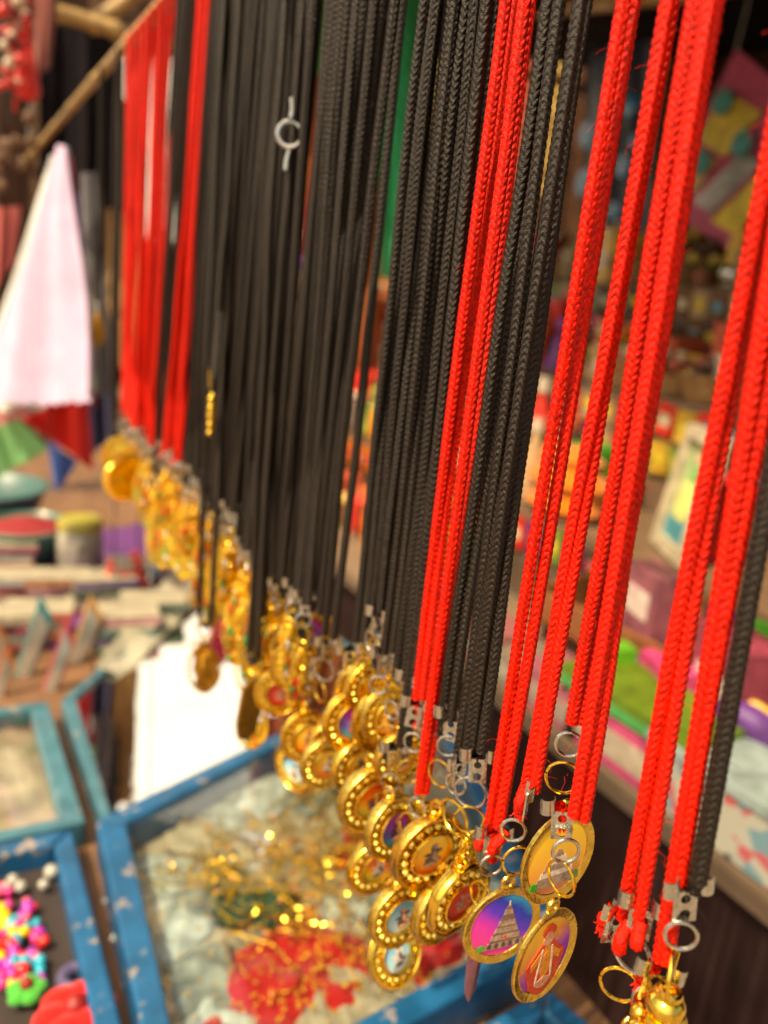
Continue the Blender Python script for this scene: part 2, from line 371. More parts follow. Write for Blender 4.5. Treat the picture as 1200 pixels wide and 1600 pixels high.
def fast_mesh(name, G, m):
    a, b = G.shape[:2]; me = bpy.data.meshes.new(name)
    i, j = np.meshgrid(np.arange(a - 1), np.arange(b), indexing='ij'); j2 = (j + 1) % b
    F_ = np.stack([i * b + j, i * b + j2, (i + 1) * b + j2, (i + 1) * b + j], -1).reshape(-1, 4)
    me.vertices.add(a * b); me.vertices.foreach_set('co', G.reshape(-1).astype(np.float32))
    me.loops.add(F_.size); me.loops.foreach_set('vertex_index', F_.reshape(-1).astype(np.int32))
    me.polygons.add(len(F_)); me.polygons.foreach_set('loop_start', np.arange(0, F_.size, 4, dtype=np.int32))
    me.polygons.foreach_set('loop_total', np.full(len(F_), 4, dtype=np.int32))
    me.polygons.foreach_set('use_smooth', np.ones(len(F_), dtype=bool))
    me.materials.append(m); me.update(calc_edges=True); me.validate(); return me
CORD_R = .00172
STR = {}
for key, m in (('red', RED), ('black', BLK)):
    for lvl, (ar, pe) in (('hi', (30, 6)), ('lo', (12, 3))):
        L_ = []
        for v in range(5):
            a1, a2 = (v + 1) * .0004 * random.choice((-1, 1)), (v + 1) * .00025 * random.choice((-1, 1))
            pts = [(a1 * math.sin(t_ * 3.14) + .3 * a2 * math.sin(t_ * 19), a2 * math.sin(t_ * 6.28), -L0 * t_) for t_ in np.linspace(0, 1, 40)]
            L_.append(fast_mesh('cord_strand', knit(pts, CORD_R, around=ar, per=pe, pitch=.0021 if lvl == 'hi' else .0026), m))
        STR[key, lvl] = L_

RO = .0062
def strand_ends(u0, v0, u1, v1, xo_top, xo_bot):
    """the line that shows at pixel (u0,v0) and (u1,v1), from rod height down; X offsets of its two ends from the rod's plane"""
    bot = atX(u1, v1, RX + xo_bot)
    ylo, yhi = bot.y - .12, bot.y + .12
    for _ in range(40):
        ym = (ylo + yhi) / 2; top = Vector((RX + xo_top, ym, RZ)); best = None
        lo, hi = 0.0, 1.0
        for _ in range(30):
            t_ = (lo + hi) / 2; q = bot.lerp(top, t_)
            if pix(q)[1] > v0: lo = t_
            else: hi = t_
        x = pix(bot.lerp(top, lo))[0]
        if x > u0: ylo = ym        # further away along the row is more to the left
        else: yhi = ym
    return top, bot
def add_strand(root, col, lvl, top, bot):
    d = bot - top; q = Vector((0, 0, -1)).rotation_difference(d) @ Quaternion((0, 0, 1), random.uniform(0, 6.28))
    k = d.length / L0; wd_ = 1.12 if col == 'black' and top.y > .3 else 1.0
    return link('cord_strand', random.choice(STR[col, lvl][:3] if lvl == 'hi' else STR[col, lvl]), root, top - root.location, q, (wd_, wd_, k))

# clamp, rings ------------------------------------------------------
def washer(mb, cz, wx, wz, hole, y0, y1, n=16):
    for k in range(n):
        a0, a1 = 2 * math.pi * k / n, 2 * math.pi * (k + 1) / n
        def sq(a):
            c_, s_ = math.cos(a), math.sin(a); m_ = max(abs(c_), abs(s_)); return (wx * c_ / m_, cz + wz * s_ / m_)
        def ci(a): return (hole * math.cos(a), cz + hole * math.sin(a))
        o0, o1, i1, i0 = sq(a0), sq(a1), ci(a1), ci(a0)
        mb.prism([o0, o1, i1, i0], y0, y1)
def clamp_mesh():
    mb = MB(); washer(mb, -.0020, .0027, .0020, .00115, -.00022, .00022); washer(mb, -.0060, .0027, .0020, .0013, -.0002, .0002)
    for sgn in (-1, 1):                 # ears rolled round the two cords
        pr = []
        for a in np.linspace(-.3, 2.6, 9):
            pr.append((sgn * (.0027 - .0001 + 0.0 * a) + sgn * .0019 * (1 - math.cos(a)) - sgn * .0008, .0019 * math.sin(a) * -1))
        P = np.zeros((2, len(pr), 3))
        for j, (x, y) in enumerate(pr):
            P[0, j] = (x, y, .0040); P[1, j] = (x, y, -.0002)
        mb.grid(P); mb.grid(P * np.array([1.08, 1.12, 1]))
    return mb.mesh('cord_clamp', SILV)
CLAMP = clamp_mesh()
JR = MB().torus((0, 0, 0), .0034, .00048, (1, 0, 0), 28, 8).mesh('jump_ring', SILV)
JRL = MB().torus((0, 0, 0), .0050, .00050, (1, 0, 0), 32, 8).mesh('jump_ring', SILV)
GR = MB().tube([(0, .0045 * math.cos(a), .0045 * math.sin(a) + 0) if True else 0 for a in np.linspace(0.2, 6.4, 34)], .00042, 8).mesh('gold_ring', GOLD)
GRL = MB().tube([(.0003 * a, .0058 * math.cos(a), .0058 * math.sin(a)) for a in np.linspace(0.2, 6.6, 40)], .00055, 8).mesh('gold_ring', GOLD)
TAIL = {c: [fast_mesh('cord_tail', knit([(0, 0, 0), (.0010 * s_, .0004, -.002), (.0022 * s_, .0006, -.0042), (.0018 * s_, .0003, -.0058 - e * .7)], CORD_R * .97, around=20, per=5, taper_end=True), m)
        for s_ in (-1, 1) for e in (0, .003)] for c, m in (('red', RED), ('black', BLK))}
FRAY = {}
for c_, m0 in (('red', RED), ('black', BLK)):
    fb = MB()
    for k_ in range(46):
        a_ = random.uniform(0, 6.28); q0 = Vector((math.cos(a_), math.sin(a_), 0)) * random.uniform(.0002, .0015); q1 = q0 * random.uniform(1.1, 2.2) + Vector((random.gauss(0, .0004), random.gauss(0, .0004), -random.uniform(.0008, .0022)))
        fb.tube([q0, (q0 + q1) / 2 + Vector((0, 0, -.0003)), q1], np.array([.00022, .00016, .00005]), 4)
    FRAY[c_] = fb.mesh('frayed_end', m0)
LOOP = {c: MB().tube([(RO * math.sin(a) * 1.0, 0, RO * 1.0 * math.cos(a)) for a in np.linspace(-1.75, 1.75, 11)], CORD_R * .95, 8).mesh('cord_loop', m) for c, m in (('red', RED), ('black', BLK))}

HAIR = {}
for c_, m0 in (('red', RED), ('black', BLK)):
    for v_ in range(3):
        hb = MB()
        for k_ in range(16):
            z_ = -random.uniform(.02, .30); a_ = random.uniform(0, 6.28); d_ = Vector((math.cos(a_), math.sin(a_), 0)); l_ = random.uniform(.0015, .0045); t2 = random.uniform(-.003, .003)
            hb.tube([d_ * .0014 + Vector((0, 0, z_)), d_ * (.0014 + l_ * .5) + Vector((0, 0, z_ + t2 * .3)), d_ * (.0014 + l_ * .8) + Vector((t2 * .4, 0, z_ + t2))], .000035, 3)
        HAIR[c_, v_] = hb.mesh('stray_fibres', m0)
# pendants ---------------------------------------------------------- (local: face to -Y, top of the disc near z=0, hangs to -Z)
def figure(kind, parent, y, r):
    """the printed picture's figure: thin flat shapes just proud of the print"""
    def sh(name, outl, m, dy=0.0): obj(name, MB().prism([(x * r, z * r) for x, z in outl], y - .00012 - dy, y + .00005), m, parent, smooth=False)
    def blob(name, cx, cz, rx, rz, m, dy=0.0, n=14, jag=.0):
        sh(name, [(cx + rx * math.cos(a) * (1 + jag * math.sin(5 * a + cx * 9)), cz + rz * math.sin(a) * (1 + jag * math.cos(4 * a))) for a in np.linspace(0, 2 * math.pi, n, endpoint=False)], m, dy)
    if kind == 'temple':
        # a tall stone tower narrowing to a finial, on a tiered base
        prev = .5; zb = -.62
        tiers = [(.50, .46, .17), (.43, .41, .06), (.40, .36, .15), (.34, .33, .05), (.33, .27, .15), (.25, .25, .04), (.25, .20, .15), (.19, .14, .16), (.13, .09, .14), (.08, .05, .10)]
        for i, (w0, w1, h) in enumerate(tiers):
            sh('temple_tier', [(-w0 + .12, zb), (w0 + .12, zb), (w1 + .12, zb + h), (-w1 + .12, zb + h)], FIG_STONE if i % 2 == 0 else FIG_STONE2, .00002 * (i % 2)); zb += h
        for k in range(5):
            sh('temple_niche', [(-.34 + k * .19, -.6), (-.24 + k * .19, -.6), (-.24 + k * .19, -.49), (-.29 + k * .19, -.45), (-.34 + k * .19, -.49)], FIG_DARK, .00006)
        sh('finial', [(.10, zb), (.14, zb), (.13, zb + .13), (.11, zb + .13)], FIG_WHT)
        sh('doorway', [(.08, -.40), (.16, -.40), (.16, -.30), (.12, -.26), (.08, -.30)], FIG_RED, .00006)
        sh('painted_bush', [(-.62, -.62), (-.38, -.62), (-.40, -.50), (-.50, -.44), (-.60, -.50)], FIG_GRN)
    elif kind == 'deity':
        blob('robe', .0, -.26, .54, .62, FIG_RED, 0, 18, .10); blob('sash', .02, -.12, .22, .36, FIG_ORG, .00004, 14, .12)
        blob('face', 0, .42, .15, .17, FIG_PINK, .00006); blob('crown', 0, .60, .20, .16, FIG_RED, .00004, 10, .2)
        for s_ in (-1, 1):
            sh('sleeve', [(s_ * .18, .18), (s_ * .44, -.05), (s_ * .40, -.22), (s_ * .16, .0)][::s_], FIG_ORG, .00008)
            sh('garland', [(s_ * .12, .22), (s_ * .16, .22), (s_ * .25, -.55), (s_ * .20, -.55)][::s_], FIG_WHT, .0001)
        blob('lap', 0, -.62, .24, .12, FIG_PINK, .00011, 12, .2); blob('medal', .02, .02, .10, .10, FIG_ORG, .00012)
    elif kind == 'shrine':
        for i, (w0, w1, z0, h) in enumerate([(.50, .48, -.60, .22), (.42, .40, -.38, .12), (.36, .30, -.26, .16), (.26, .18, -.10, .16), (.14, .05, .06, .16)]):
            sh('temple_tier', [(-w0, z0), (w0, z0), (w1, z0 + h), (-w1, z0 + h)], FIG_WHT if i % 2 else FIG_STONE)
        sh('painted_bush', [(.40, -.64), (.62, -.60), (.60, -.44), (.46, -.46)], FIG_GRN, .00005)
        sh('painted_bush', [(-.66, -.58), (-.48, -.64), (-.46, -.46), (-.60, -.44)], FIG_GRN, .00005)
    else:      # a small seated or striding robed figure
        a, b_, c = {'dancer': (FIG_DARK, FIG_PINK, FIG_WHT), 'robed': (FIG_STONE, FIG_RED, FIG_PINK), 'pale': (FIG_WHT, FIG_PINK, FIG_DARK)}[kind]
        blob('body', .15, -.35, .38, .36, a, 0, 14, .25); blob('torso', .12, .0, .20, .30, b_, .00004, 12, .15)
        blob('head', .16, .36, .13, .15, c, .00006); sh('arm', [(.25, .12), (.52, .22), (.50, .10), (.26, -.02)], b_, .00007)
        sh('arm', [(-.02, .10), (-.30, -.10), (-.26, -.20), (0, -.04)], b_, .00007); blob('base', .12, -.66, .40, .12, c, .00008, 12, .2)

def medal_parts(Rr=.0122):
    d = {}; k = Rr / .0122
    rim = MB().lathe([(0, -.0020), (.0113 * k, -.0020), (.0120 * k, -.0017), (.0122 * k, -.0013), (.0122 * k, -.0002), (.0119 * k, .0001), (.0122 * k, .0004), (.0122 * k, .0016), (.0119 * k, .0021), (.0111 * k, .0022), (.0107 * k, .0018), (.0105 * k, .0006), (.0072 * k, .0006)], 48, axis='y')
    rim.torus((0, 0, Rr + .0021), .0020, .0007, (1, .25, 0), 18, 8); rim.ball((0, 0, Rr + .0003), .0016, 10, 8, (1.2, 1, .8))
    d['rim'] = rim.mesh('rim', GOLD)
    d['bezel'] = MB().lathe([(.0072 * k, .0006), (.0073 * k, .0024), (.0069 * k, .0028), (.0064 * k, .0026), (.0062 * k, .0015)], 40, axis='y').mesh('bezel', GOLD)
    cr = MB()
    for i in range(17):
        a = 2 * math.pi * i / 17; c = (.0089 * k * math.cos(a), 0, .0089 * k * math.sin(a))
        n_ = 6; v = []
        for rr, y in ((.00135, -.0008), (.00140, -.0012), (.0008, -.0021), (.0001, -.0022)):
            for q in range(n_):
                b = 2 * math.pi * q / n_ + a * 3; v.append((c[0] + rr * math.cos(b), y, c[2] + rr * math.sin(b)))
        f = [(p * n_ + q, p * n_ + (q + 1) % n_, (p + 1) * n_ + (q + 1) % n_, (p + 1) * n_ + q) for p in range(3) for q in range(n_)]
        cr.add(v, f)
        for s_ in (-1, 1):              # prongs
            b = a + s_ * math.pi / 17; cr.ball((.0100 * k * math.cos(b), -.0014, .0100 * k * math.sin(b)), .00042, 6, 5)
            cr.ball((.0078 * k * math.cos(b), -.0014, .0078 * k * math.sin(b)), .00042, 6, 5)
    d['crystals'] = cr.mesh('crystals', CRYS, False)
    return d
MED = medal_parts()
WORN = mat('worn_gold_plate', (.90, .50, .09), .24, 1.0, nscale=160, var=.5, bump=.35, bscale=700)
RIM2 = MED['rim'].copy(); RIM2.materials[0] = WORN; RIM3 = MED['rim'].copy(); RIM3.materials[0] = BRASS
PICD = {k: MB().lathe([(.0063, .0014), (.0045, .0016), (.0022, .0017), (.00001, .0017)], 32, axis='y').mesh('picture', PIC[k]) for k in PIC}
def medallion(parent, loc, yaw, pic, fig, roll=0, tilt=0, scale=1.0):
    """loc is the disc's centre"""
    scale *= random.uniform(.97, 1.05)
    e = link('medallion', random.choice([MED['rim'], MED['rim'], RIM2, RIM3]), parent, loc, (tilt + random.uniform(-.12, .12), roll + random.uniform(-.12, .12), yaw + random.uniform(-.08, .08)), (scale,) * 3)
    link('bezel', MED['bezel'], e); link('crystals', MED['crystals'], e, kind='stuff')
    link('picture', PICD[pic], e)
    # figure shapes joined to one print of two tones: cheap, flat
    body, head = MB(), MB()
    def blob(mb, cx, cz, rx, rz, dy, n=12, jag=.2):
        o = [((cx + rx * math.cos(a) * (1 + jag * math.sin(5 * a + cx * 9))) * .006, (cz + rz * math.sin(a) * (1 + jag * math.cos(4 * a))) * .006) for a in np.linspace(0, 2 * math.pi, n, endpoint=False)]
        mb.prism(o, -.00185 - dy, -.0015)
    ca, cb = {'dancer': (FIG_DARK, FIG_PINK), 'robed': (FIG_STONE, FIG_RED), 'pale': (FIG_WHT, FIG_DARK), 'dark': (FIG_DARK, FIG_STONE)}[fig]
    blob(body, .18, -.42, .48, .30, 0); blob(body, .2, .02, .22, .34, .00003); blob(body, -.14, -.05, .22, .09, .00002); blob(body, .46, .12, .18, .08, .00002)
    blob(body, .05, .30, .10, .16, .00002)
    blob(head, .2, .40, .14, .16, .00006, jag=.05); blob(head, .22, -.12, .13, .22, .00008); blob(head, .05, -.60, .35, .10, .00006); blob(head, .42, -.38, .14, .12, .00008)
    link('figure', body.mesh('figure', ca, False), e); link('figure_detail', head.mesh('figure_detail', cb, False), e)
    return e
def oval(parent, loc, yaw, pic, fig, Rr=.0125, sx=.92, roll=0, tilt=0):
    e = link('oval_pendant', None, parent, loc, (tilt, roll, yaw))
    mb = MB().lathe([(0, -.0006), (Rr * .95, -.0006), (Rr, -.0002), (Rr, .0004), (Rr * .97, .0008), (Rr * .90, .0006), (Rr * .82, .0002), (Rr * .80, .0003), (Rr * .79, .0001)], 48, sx=sx, axis='y')
    mb.torus((0, 0, Rr + .0016), .0017, .00075, (0, 1, 0), 20, 8); mb.box((0, 0, Rr - .0001), (.0022, .001, .0012))
    obj('brass_rim', mb, BRASS, e)
    obj('picture', MB().lathe([(Rr * .80, .0001), (Rr * .5, .0003), (.00001, .0003)], 40, sx=sx, axis='y'), PIC[pic], e)
    f = link('printed_scene', None, e)
    if fig: figure(fig, f, -.0004, Rr * .95)
    for c in list(f.children): c.parent = e
    bpy.data.objects.remove(f)
    return e
def coin(parent, loc, yaw, Rr=.016, m=None, tilt=0):
    mb = MB().lathe([(0, -.0008), (Rr * .97, -.0008), (Rr, -.0004), (Rr, .0006), (Rr * .96, .0010), (Rr * .88, .0008), (Rr * .85, .0004), (Rr * .5, .0005), (Rr * .45, .0010), (Rr * .30, .0011), (.00001, .0008)], 40, axis='y')
    mb.torus((0, 0, Rr + .0018), .0020, .0006, (1, .2, 0), 16, 6)
    return obj('coin_pendant', mb, m or GOLD, parent, loc, (tilt, 0, yaw))
def ornate_mesh(seed, m, flat=False):
    rnd = random.Random(seed); mb = MB(); W_, H = rnd.uniform(.0075, .0095), rnd.uniform(.012, .015)
    out = [(W_ * math.sin(a) * (1 + .10 * math.sin(7 * a)) * (.75 + .25 * math.cos(a / 2)), H * -math.cos(a) * (1 + .04 * math.cos(9 * a))) for a in np.linspace(0, 2 * math.pi, 40, endpoint=False)]
    mb.prism(out, -.0008, .0008)
    for i in range(26):
        a = 2 * math.pi * i / 26; mb.ball((W_ * .92 * math.sin(a), -.0008, -H * .92 * math.cos(a)), .0011, 7, 5)
    for i in range(9):
        z = -H * .65 + H * 1.35 * i / 8; mb.torus((rnd.uniform(-.4, .4) * W_, -.0012, z), rnd.uniform(.0012, .0026), .0006, (rnd.uniform(-.2, .2), 1, rnd.uniform(-.2, .2)), 12, 6)
        mb.ball((rnd.uniform(-.5, .5) * W_, -.0013, z), rnd.uniform(.0010, .0019), 8, 6, (1, .8, 1.2))
    mb.ball((0, -.0015, .0), .0030, 10, 8, (.9, .6, 1.6)); mb.ball((0, -.0018, .0062), .0017, 10, 8)
    mb.torus((0, 0, H + .0020), .0021, .0007, (1, 0, 0), 16, 7); mb.ball((0, 0, H), .0015, 8, 6)
    for s_ in (-1, 1): mb.tube([(s_ * .001, 0, H * .95), (s_ * .004, 0, H * 1.15), (s_ * .006, 0, H * .9)], .0006, 6)
    return mb.mesh('ornate_plate', m)
ORN = [ornate_mesh(s_, GOLDR if s_ % 3 else GOLD) for s_ in range(5)]
ORND = ornate_mesh(11, GOLDD)
def petal(seed, m):
    rnd = random.Random(seed); mb = MB()
    for i in range(3):
        mb.ball((rnd.uniform(-.006, .006), -.0016, rnd.uniform(-.009, .009)), .0012, 7, 6, (rnd.uniform(.6, 1.2), .7, rnd.uniform(1.2, 2.6)))
    return mb.mesh('enamel', m)
ENA = [petal(i, [CRED, CGRN, CWHT][i % 3]) for i in range(9)]
def ornate(parent, loc, yaw, i, enamel=True, tilt=0, scale=1.0, dark=False):
    e = link('ornate_pendant', ORND if dark else ORN[i % 5], parent, loc, (tilt, random.uniform(-.15, .15), yaw), (scale,) * 3)
    if enamel:
        for k in range(3): link('enamel', ENA[(i * 2 + k * 4 + k) % 9], e)
    return e

def place_ring(root, me, name, p, yaw, tilt=0.0):
    return link(name, me, root, p - root.location, (tilt, 0, yaw))
def necklace(col, strands, lvl, label, group=None, clamp=None, cyaw=-.6, silver=None, gold=None, rings_yaw=(1.0, 0.4), tail=True, bigsilver=False, biggold=False, xb=(0, 0), near=True, xt=None):
    """strands: (u0,v0,u1,v1) pixel lines; clamp/silver/gold: pixel centres with the X they hang at"""
    ends = []
    for k, s_ in enumerate(strands):
        xo = (RO if k % 2 else -RO) * (.9 if xt is None else xt)
        ends.append(strand_ends(*s_, xo, xb[k % 2]))
    root = thing('cord_necklace', label, 'necklace', sum((e[1] for e in ends), Vector()) / len(ends), group=group)
    for tp, bt in ends:
        st_ = add_strand(root, col, lvl, tp, bt)
        if lvl == 'hi':
            hh = link('stray_fibres', HAIR[col, random.randrange(3)], root, tp - root.location, st_.rotation_quaternion.copy(), kind='stuff')
    for a in range(0, len(ends) - 1, 2):
        t0, t1 = ends[a][0], ends[a + 1][0]; mid = (t0 + t1) / 2
        link('cord_loop', LOOP[col], root, Vector((RX, mid.y, RZ)) - root.location, (0, 0, math.atan2(t1.y - t0.y, t1.x - t0.x)))
    if clamp is not None:
        c = clamp if isinstance(clamp, Vector) else atX(clamp[0], clamp[1], RX + xb[0])
        link('cord_clamp', CLAMP, root, c - root.location, (0, random.uniform(-.15, .15), cyaw))
        if tail:
            ti = random.randrange(4); tl = link('cord_tail', TAIL[col][ti], root, c + Vector((0, .0012, .001)) - root.location, (0, 0, cyaw + random.uniform(-.3, .3)))
            link('frayed_end', FRAY[col], tl, (.0018 * (-1 if ti < 2 else 1), .0003, -.0056 - .0021 * (ti % 2)), kind='stuff')
    if silver is not None: place_ring(root, JRL if bigsilver else JR, 'jump_ring', silver if isinstance(silver, Vector) else atX(*silver, RX + xb[0]), rings_yaw[0])
    if gold is not None: place_ring(root, GRL if biggold else GR, 'gold_ring', gold if isinstance(gold, Vector) else atX(*gold, RX + xb[0]), rings_yaw[1])
    return root
def rel(root, px, py, X): return atX(px, py, X) - root.location

# ---- near necklaces, nearest end of the rod first
n = necklace('black', [(1225, 640, 1092, 1380), (1219, 690, 1086, 1395)], 'hi', 'thick black cord necklace nearest the lens with a large gold bead pendant', clamp=(1072, 1392), cyaw=-.35, silver=(1064, 1462), gold=(1040, 1518), rings_yaw=(.9, -.9), biggold=True, xb=(-.001, .001))
bd = MB().ball((0, 0, 0), .0044, 16, 12, (1, 1, .85)); bd.torus((0, 0, -.0035), .0030, .0011, (0, 0, 1), 20, 8); bd.torus((0, 0, .0036), .0022, .0010, (0, 0, 1), 20, 8)
for k in range(7):
    a = k * .9; bd.ball((.0052 * math.cos(a), .0052 * math.sin(a), -.0065), .0024, 10, 8)
bd.lathe([(.0025, -.004), (.0065, -.006), (.0075, -.010), (.004, -.014), (.0001, -.015)], 20)
obj('gold_bead', bd, GOLD, n, rel(n, 1040, 1572, RX - .002))
n = necklace('red', [(1160, 700, 1030, 1500), (1172, 770, 1040, 1505)], 'hi', 'red cord necklace beside the black cord, its clamp hidden behind a gold ring', clamp=(1028, 1522), cyaw=-.7, silver=(1012, 1560), tail=True)
link('cord_tail', TAIL['red'][3], n, rel(n, 1005, 1538, RX + .001), (0, .5, 1))
oval(n, rel(n, 985, 1690, RX + .004), -.5, 'amber', None)
n = necklace('red', [(1167, 400, 972, 1436), (1183, 400, 998, 1436)], 'hi', 'red cord necklace with two clamps above a gold topped pendant cut by the frame', clamp=(966, 1428), cyaw=-.2, silver=(986, 1487), gold=(968, 1538), rings_yaw=(.2, .7), bigsilver=True)
link('cord_clamp', CLAMP, n, rel(n, 1004, 1420, RX), (0, 0, -.9)); link('cord_tail', TAIL['red'][1], n, rel(n, 985, 1440, RX), (0, .2, .4)); link('cord_tail', TAIL['red'][0], n, rel(n, 1002, 1440, RX), (0, .1, .9))
oval(n, rel(n, 950, 1672, RX), -.25, 'temple', None, roll=.25)
n = necklace('red', [(1091, 0, 893, 1130), (1102, 0, 905, 1130)], 'hi', 'red cord necklace carrying the large amber oval with a printed white shrine', silver=(889, 1163), gold=(880, 1215), rings_yaw=(.9, .9), xb=(.002, .004), clamp=None)
oval(n, rel(n, 871, 1340, RX + .004), .02, 'amber', 'shrine', Rr=.0142, sx=.90)
n = necklace('red', [(1113, 0, 897, 1276), (1131, 0, 912, 1282)], 'hi', 'paired red cord necklace carrying the slim oval with a red robed figure', clamp=(879, 1268), cyaw=-.6, silver=(884, 1330), gold=(877, 1372), rings_yaw=(1.2, .1), xb=(-.004, -.002))
oval(n, rel(n, 851, 1492, RX - .004), .16, 'deity', 'deity', Rr=.0138, sx=.88)
n = necklace('red', [(1038, 0, 821, 1236), (1057, 0, 835, 1236)], 'hi', 'red cord necklace carrying the round violet medal with a temple tower', clamp=(826, 1236), cyaw=.7, silver=(802, 1297), gold=(809, 1345), rings_yaw=(.9, 1.3), bigsilver=False)
oval(n, rel(n, 784, 1445, RX), -.12, 'temple', 'temple', Rr=.0131, sx=.98)
blade = obj('thin_charm', MB().lathe([(.0001, -.017), (.0022, -.012), (.0030, 0), (.0024, .010), (.0008, .015)], 14, sy=.35), mat('coppery_enamel', (.35, .15, .22), .2, .8, nscale=300), n, rel(n, 741, 1500, RX + .006))
n = necklace('red', [(975, 0, 764, 1294), (993, 0, 779, 1294)], 'hi', 'red cord necklace carrying the front crystal medallion with a red picture', clamp=(771, 1306), cyaw=-.55, silver=(768, 1352), gold=(752, 1400), rings_yaw=(1.3, .2))
for k, yy in ((0, 1302), (1, 1306), (3, 1300)): link('cord_tail', TAIL['red'][k], n, rel(n, 765 + k * 9, yy, RX + .002), (0, .2 * (1 - k), k))
medallion(n, rel(n, 715, 1402, RX - .001), .14, 'red', 'robed')
medallion(n, rel(n, 688, 1420, RX + .006), .14, 'amber', 'dark')

# ---- black group between the two red groups
n = necklace('black', [(905, 0, 738, 1176), (924, 0, 752, 1176)], 'hi', 'black cord necklace with a crumpled silver clamp left of the single red cord', clamp=(747, 1186), cyaw=-.6, silver=(735, 1238), gold=(733, 1280), rings_yaw=(.7, 1.0), bigsilver=True); n['label'] = 'black cord necklace whose crumpled silver clamp hangs beside the red cord clamp'
ornate(n, rel(n, 726, 1345, RX), .2, 0, False, scale=.55)
n = necklace('black', [(880, 0, 716, 1180), (899, 0, 729, 1180)], 'hi', 'black cord necklace with a clamp and two linked steel rings over gold medallions', clamp=(718, 1192), cyaw=.1, silver=(712, 1225), gold=(706, 1278), rings_yaw=(.5, .2), biggold=True)
medallion(n, rel(n, 668, 1328, RX), .12, 'flame', 'dark', scale=1.12)
n = necklace('black', [(848, 0, 690, 1125), (865, 0, 705, 1125)], 'hi', 'black cord necklace with a silver clamp just beyond the paired red cords', clamp=(705, 1122), cyaw=-1.0, silver=(700, 1165), gold=(687, 1208), rings_yaw=(.9, .4))
medallion(n, rel(n, 655, 1300, RX + .012), .15, 'violet', 'dark')
# ---- paired red in the middle
n = necklace('red', [(818, 0, 655, 1238), (831, 0, 664, 1238)], 'hi', 'longer red cord of the middle pair, ending low among gold medallions', silver=(652, 1262), gold=(640, 1290), rings_yaw=(.4, .4), xb=(-.003, -.001))
medallion(n, rel(n, 612, 1292, RX - .004), .2, 'violet', 'dancer')
n = necklace('red', [(789, 0, 651, 1092), (804, 0, 660, 1092)], 'hi', 'shorter red cord of the middle pair with its clamp beside black cords', clamp=(650, 1104), cyaw=-.6, silver=(646, 1160), gold=(640, 1205), rings_yaw=(.7, 1.2))
medallion(n, rel(n, 586, 1350, RX + .004), .1, 'sunset', 'pale')
# ---- black group beyond the red pair
n = necklace('black', [(763, 0, 626, 1165), (779, 0, 637, 1165)], 'hi', 'longest black cord reaching past the clamps of its neighbours, blue medallion below', clamp=(617, 1172), cyaw=-.5, silver=(610, 1222), gold=(598, 1262), rings_yaw=(.8, .2), biggold=True)
medallion(n, rel(n, 622, 1428, RX - .003), .05, 'sky', 'dancer')
medallion(n, rel(n, 616, 1490, RX + .003), .2, 'sky', 'pale', tilt=-.35)
n = necklace('black', [(741, 0, 619, 1058), (755, 0, 633, 1058)], 'hi', 'black cord necklace with the clamp edge showing as two thin silver bars', clamp=(638, 1066), cyaw=-1.3, silver=(612, 1110), gold=(607, 1150), rings_yaw=(.3, .9))
medallion(n, rel(n, 578, 1245, RX), .05, 'sunset', 'dancer', scale=1.12)
n = necklace('black', [(715, 0, 601, 1020), (729, 0, 614, 1020)], 'hi', 'black cord necklace whose upright two holed clamp holds a hanging ring', clamp=(600, 1022), cyaw=-.25, silver=(592, 1070), gold=(585, 1100), rings_yaw=(.9, .1), biggold=True)
medallion(n, rel(n, 556, 1195, RX + .003), .2, 'flame', 'dark')
n = necklace('black', [(689, 0, 583, 955), (703, 0, 594, 955)], 'hi', 'short black cord necklace with a wide open steel ring under its clamp', clamp=(591, 964), cyaw=-1.2, silver=(583, 1002), gold=(572, 1043), rings_yaw=(.1, .2), bigsilver=True)
medallion(n, rel(n, 548, 1125, RX + .001), .1, 'violet', 'robed')
n = necklace('black', [(668, 0, 556, 1002), (680, 0, 568, 1002)], 'hi', 'black cord necklace at the edge of the wide green gap', clamp=(546, 1018), cyaw=-.3, silver=(539, 1060), gold=(550, 1068), rings_yaw=(.4, .9))
medallion(n, rel(n, 508, 1190, RX), .15, 'flame', 'pale')
n = necklace('black', [(618, 0, 508, 992), (630, 0, 521, 998)], 'hi', 'pair of black cords standing alone before the wide green gap', clamp=(512, 1006), cyaw=-.3, silver=(506, 1046), gold=(500, 1080), rings_yaw=(.5, .1), bigsilver=True)
medallion(n, rel(n, 478, 1150, RX - .001), -.1, 'flame', 'robed')
n = necklace('black', [(584, 0, 488, 955), (600, 0, 500, 960)], 'hi', 'black cord necklace with a clouded two holed clamp over the leftmost crystal medallion', clamp=(466, 968), cyaw=-.3, silver=(476, 1010), gold=(470, 1040)); n['label'] = 'black cord necklace with a pale two holed clamp over a red pictured crystal medallion'
medallion(n, rel(n, 437, 1080, RX), -.2, 'red', 'robed')
medallion(n, rel(n, 462, 1200, RX + .004), -1.2, 'sky', 'pale')
n = necklace('black', [(539, 0, 461, 1040), (549, 0, 474, 1040)], 'hi', 'black cord necklace ending in a small silver clamp among the gold medallions', clamp=(478, 1052), cyaw=-1.2, silver=(478, 1085), gold=(470, 1110))
medallion(n, rel(n, 520, 1160, RX + .006), 0, 'amber', 'dark')

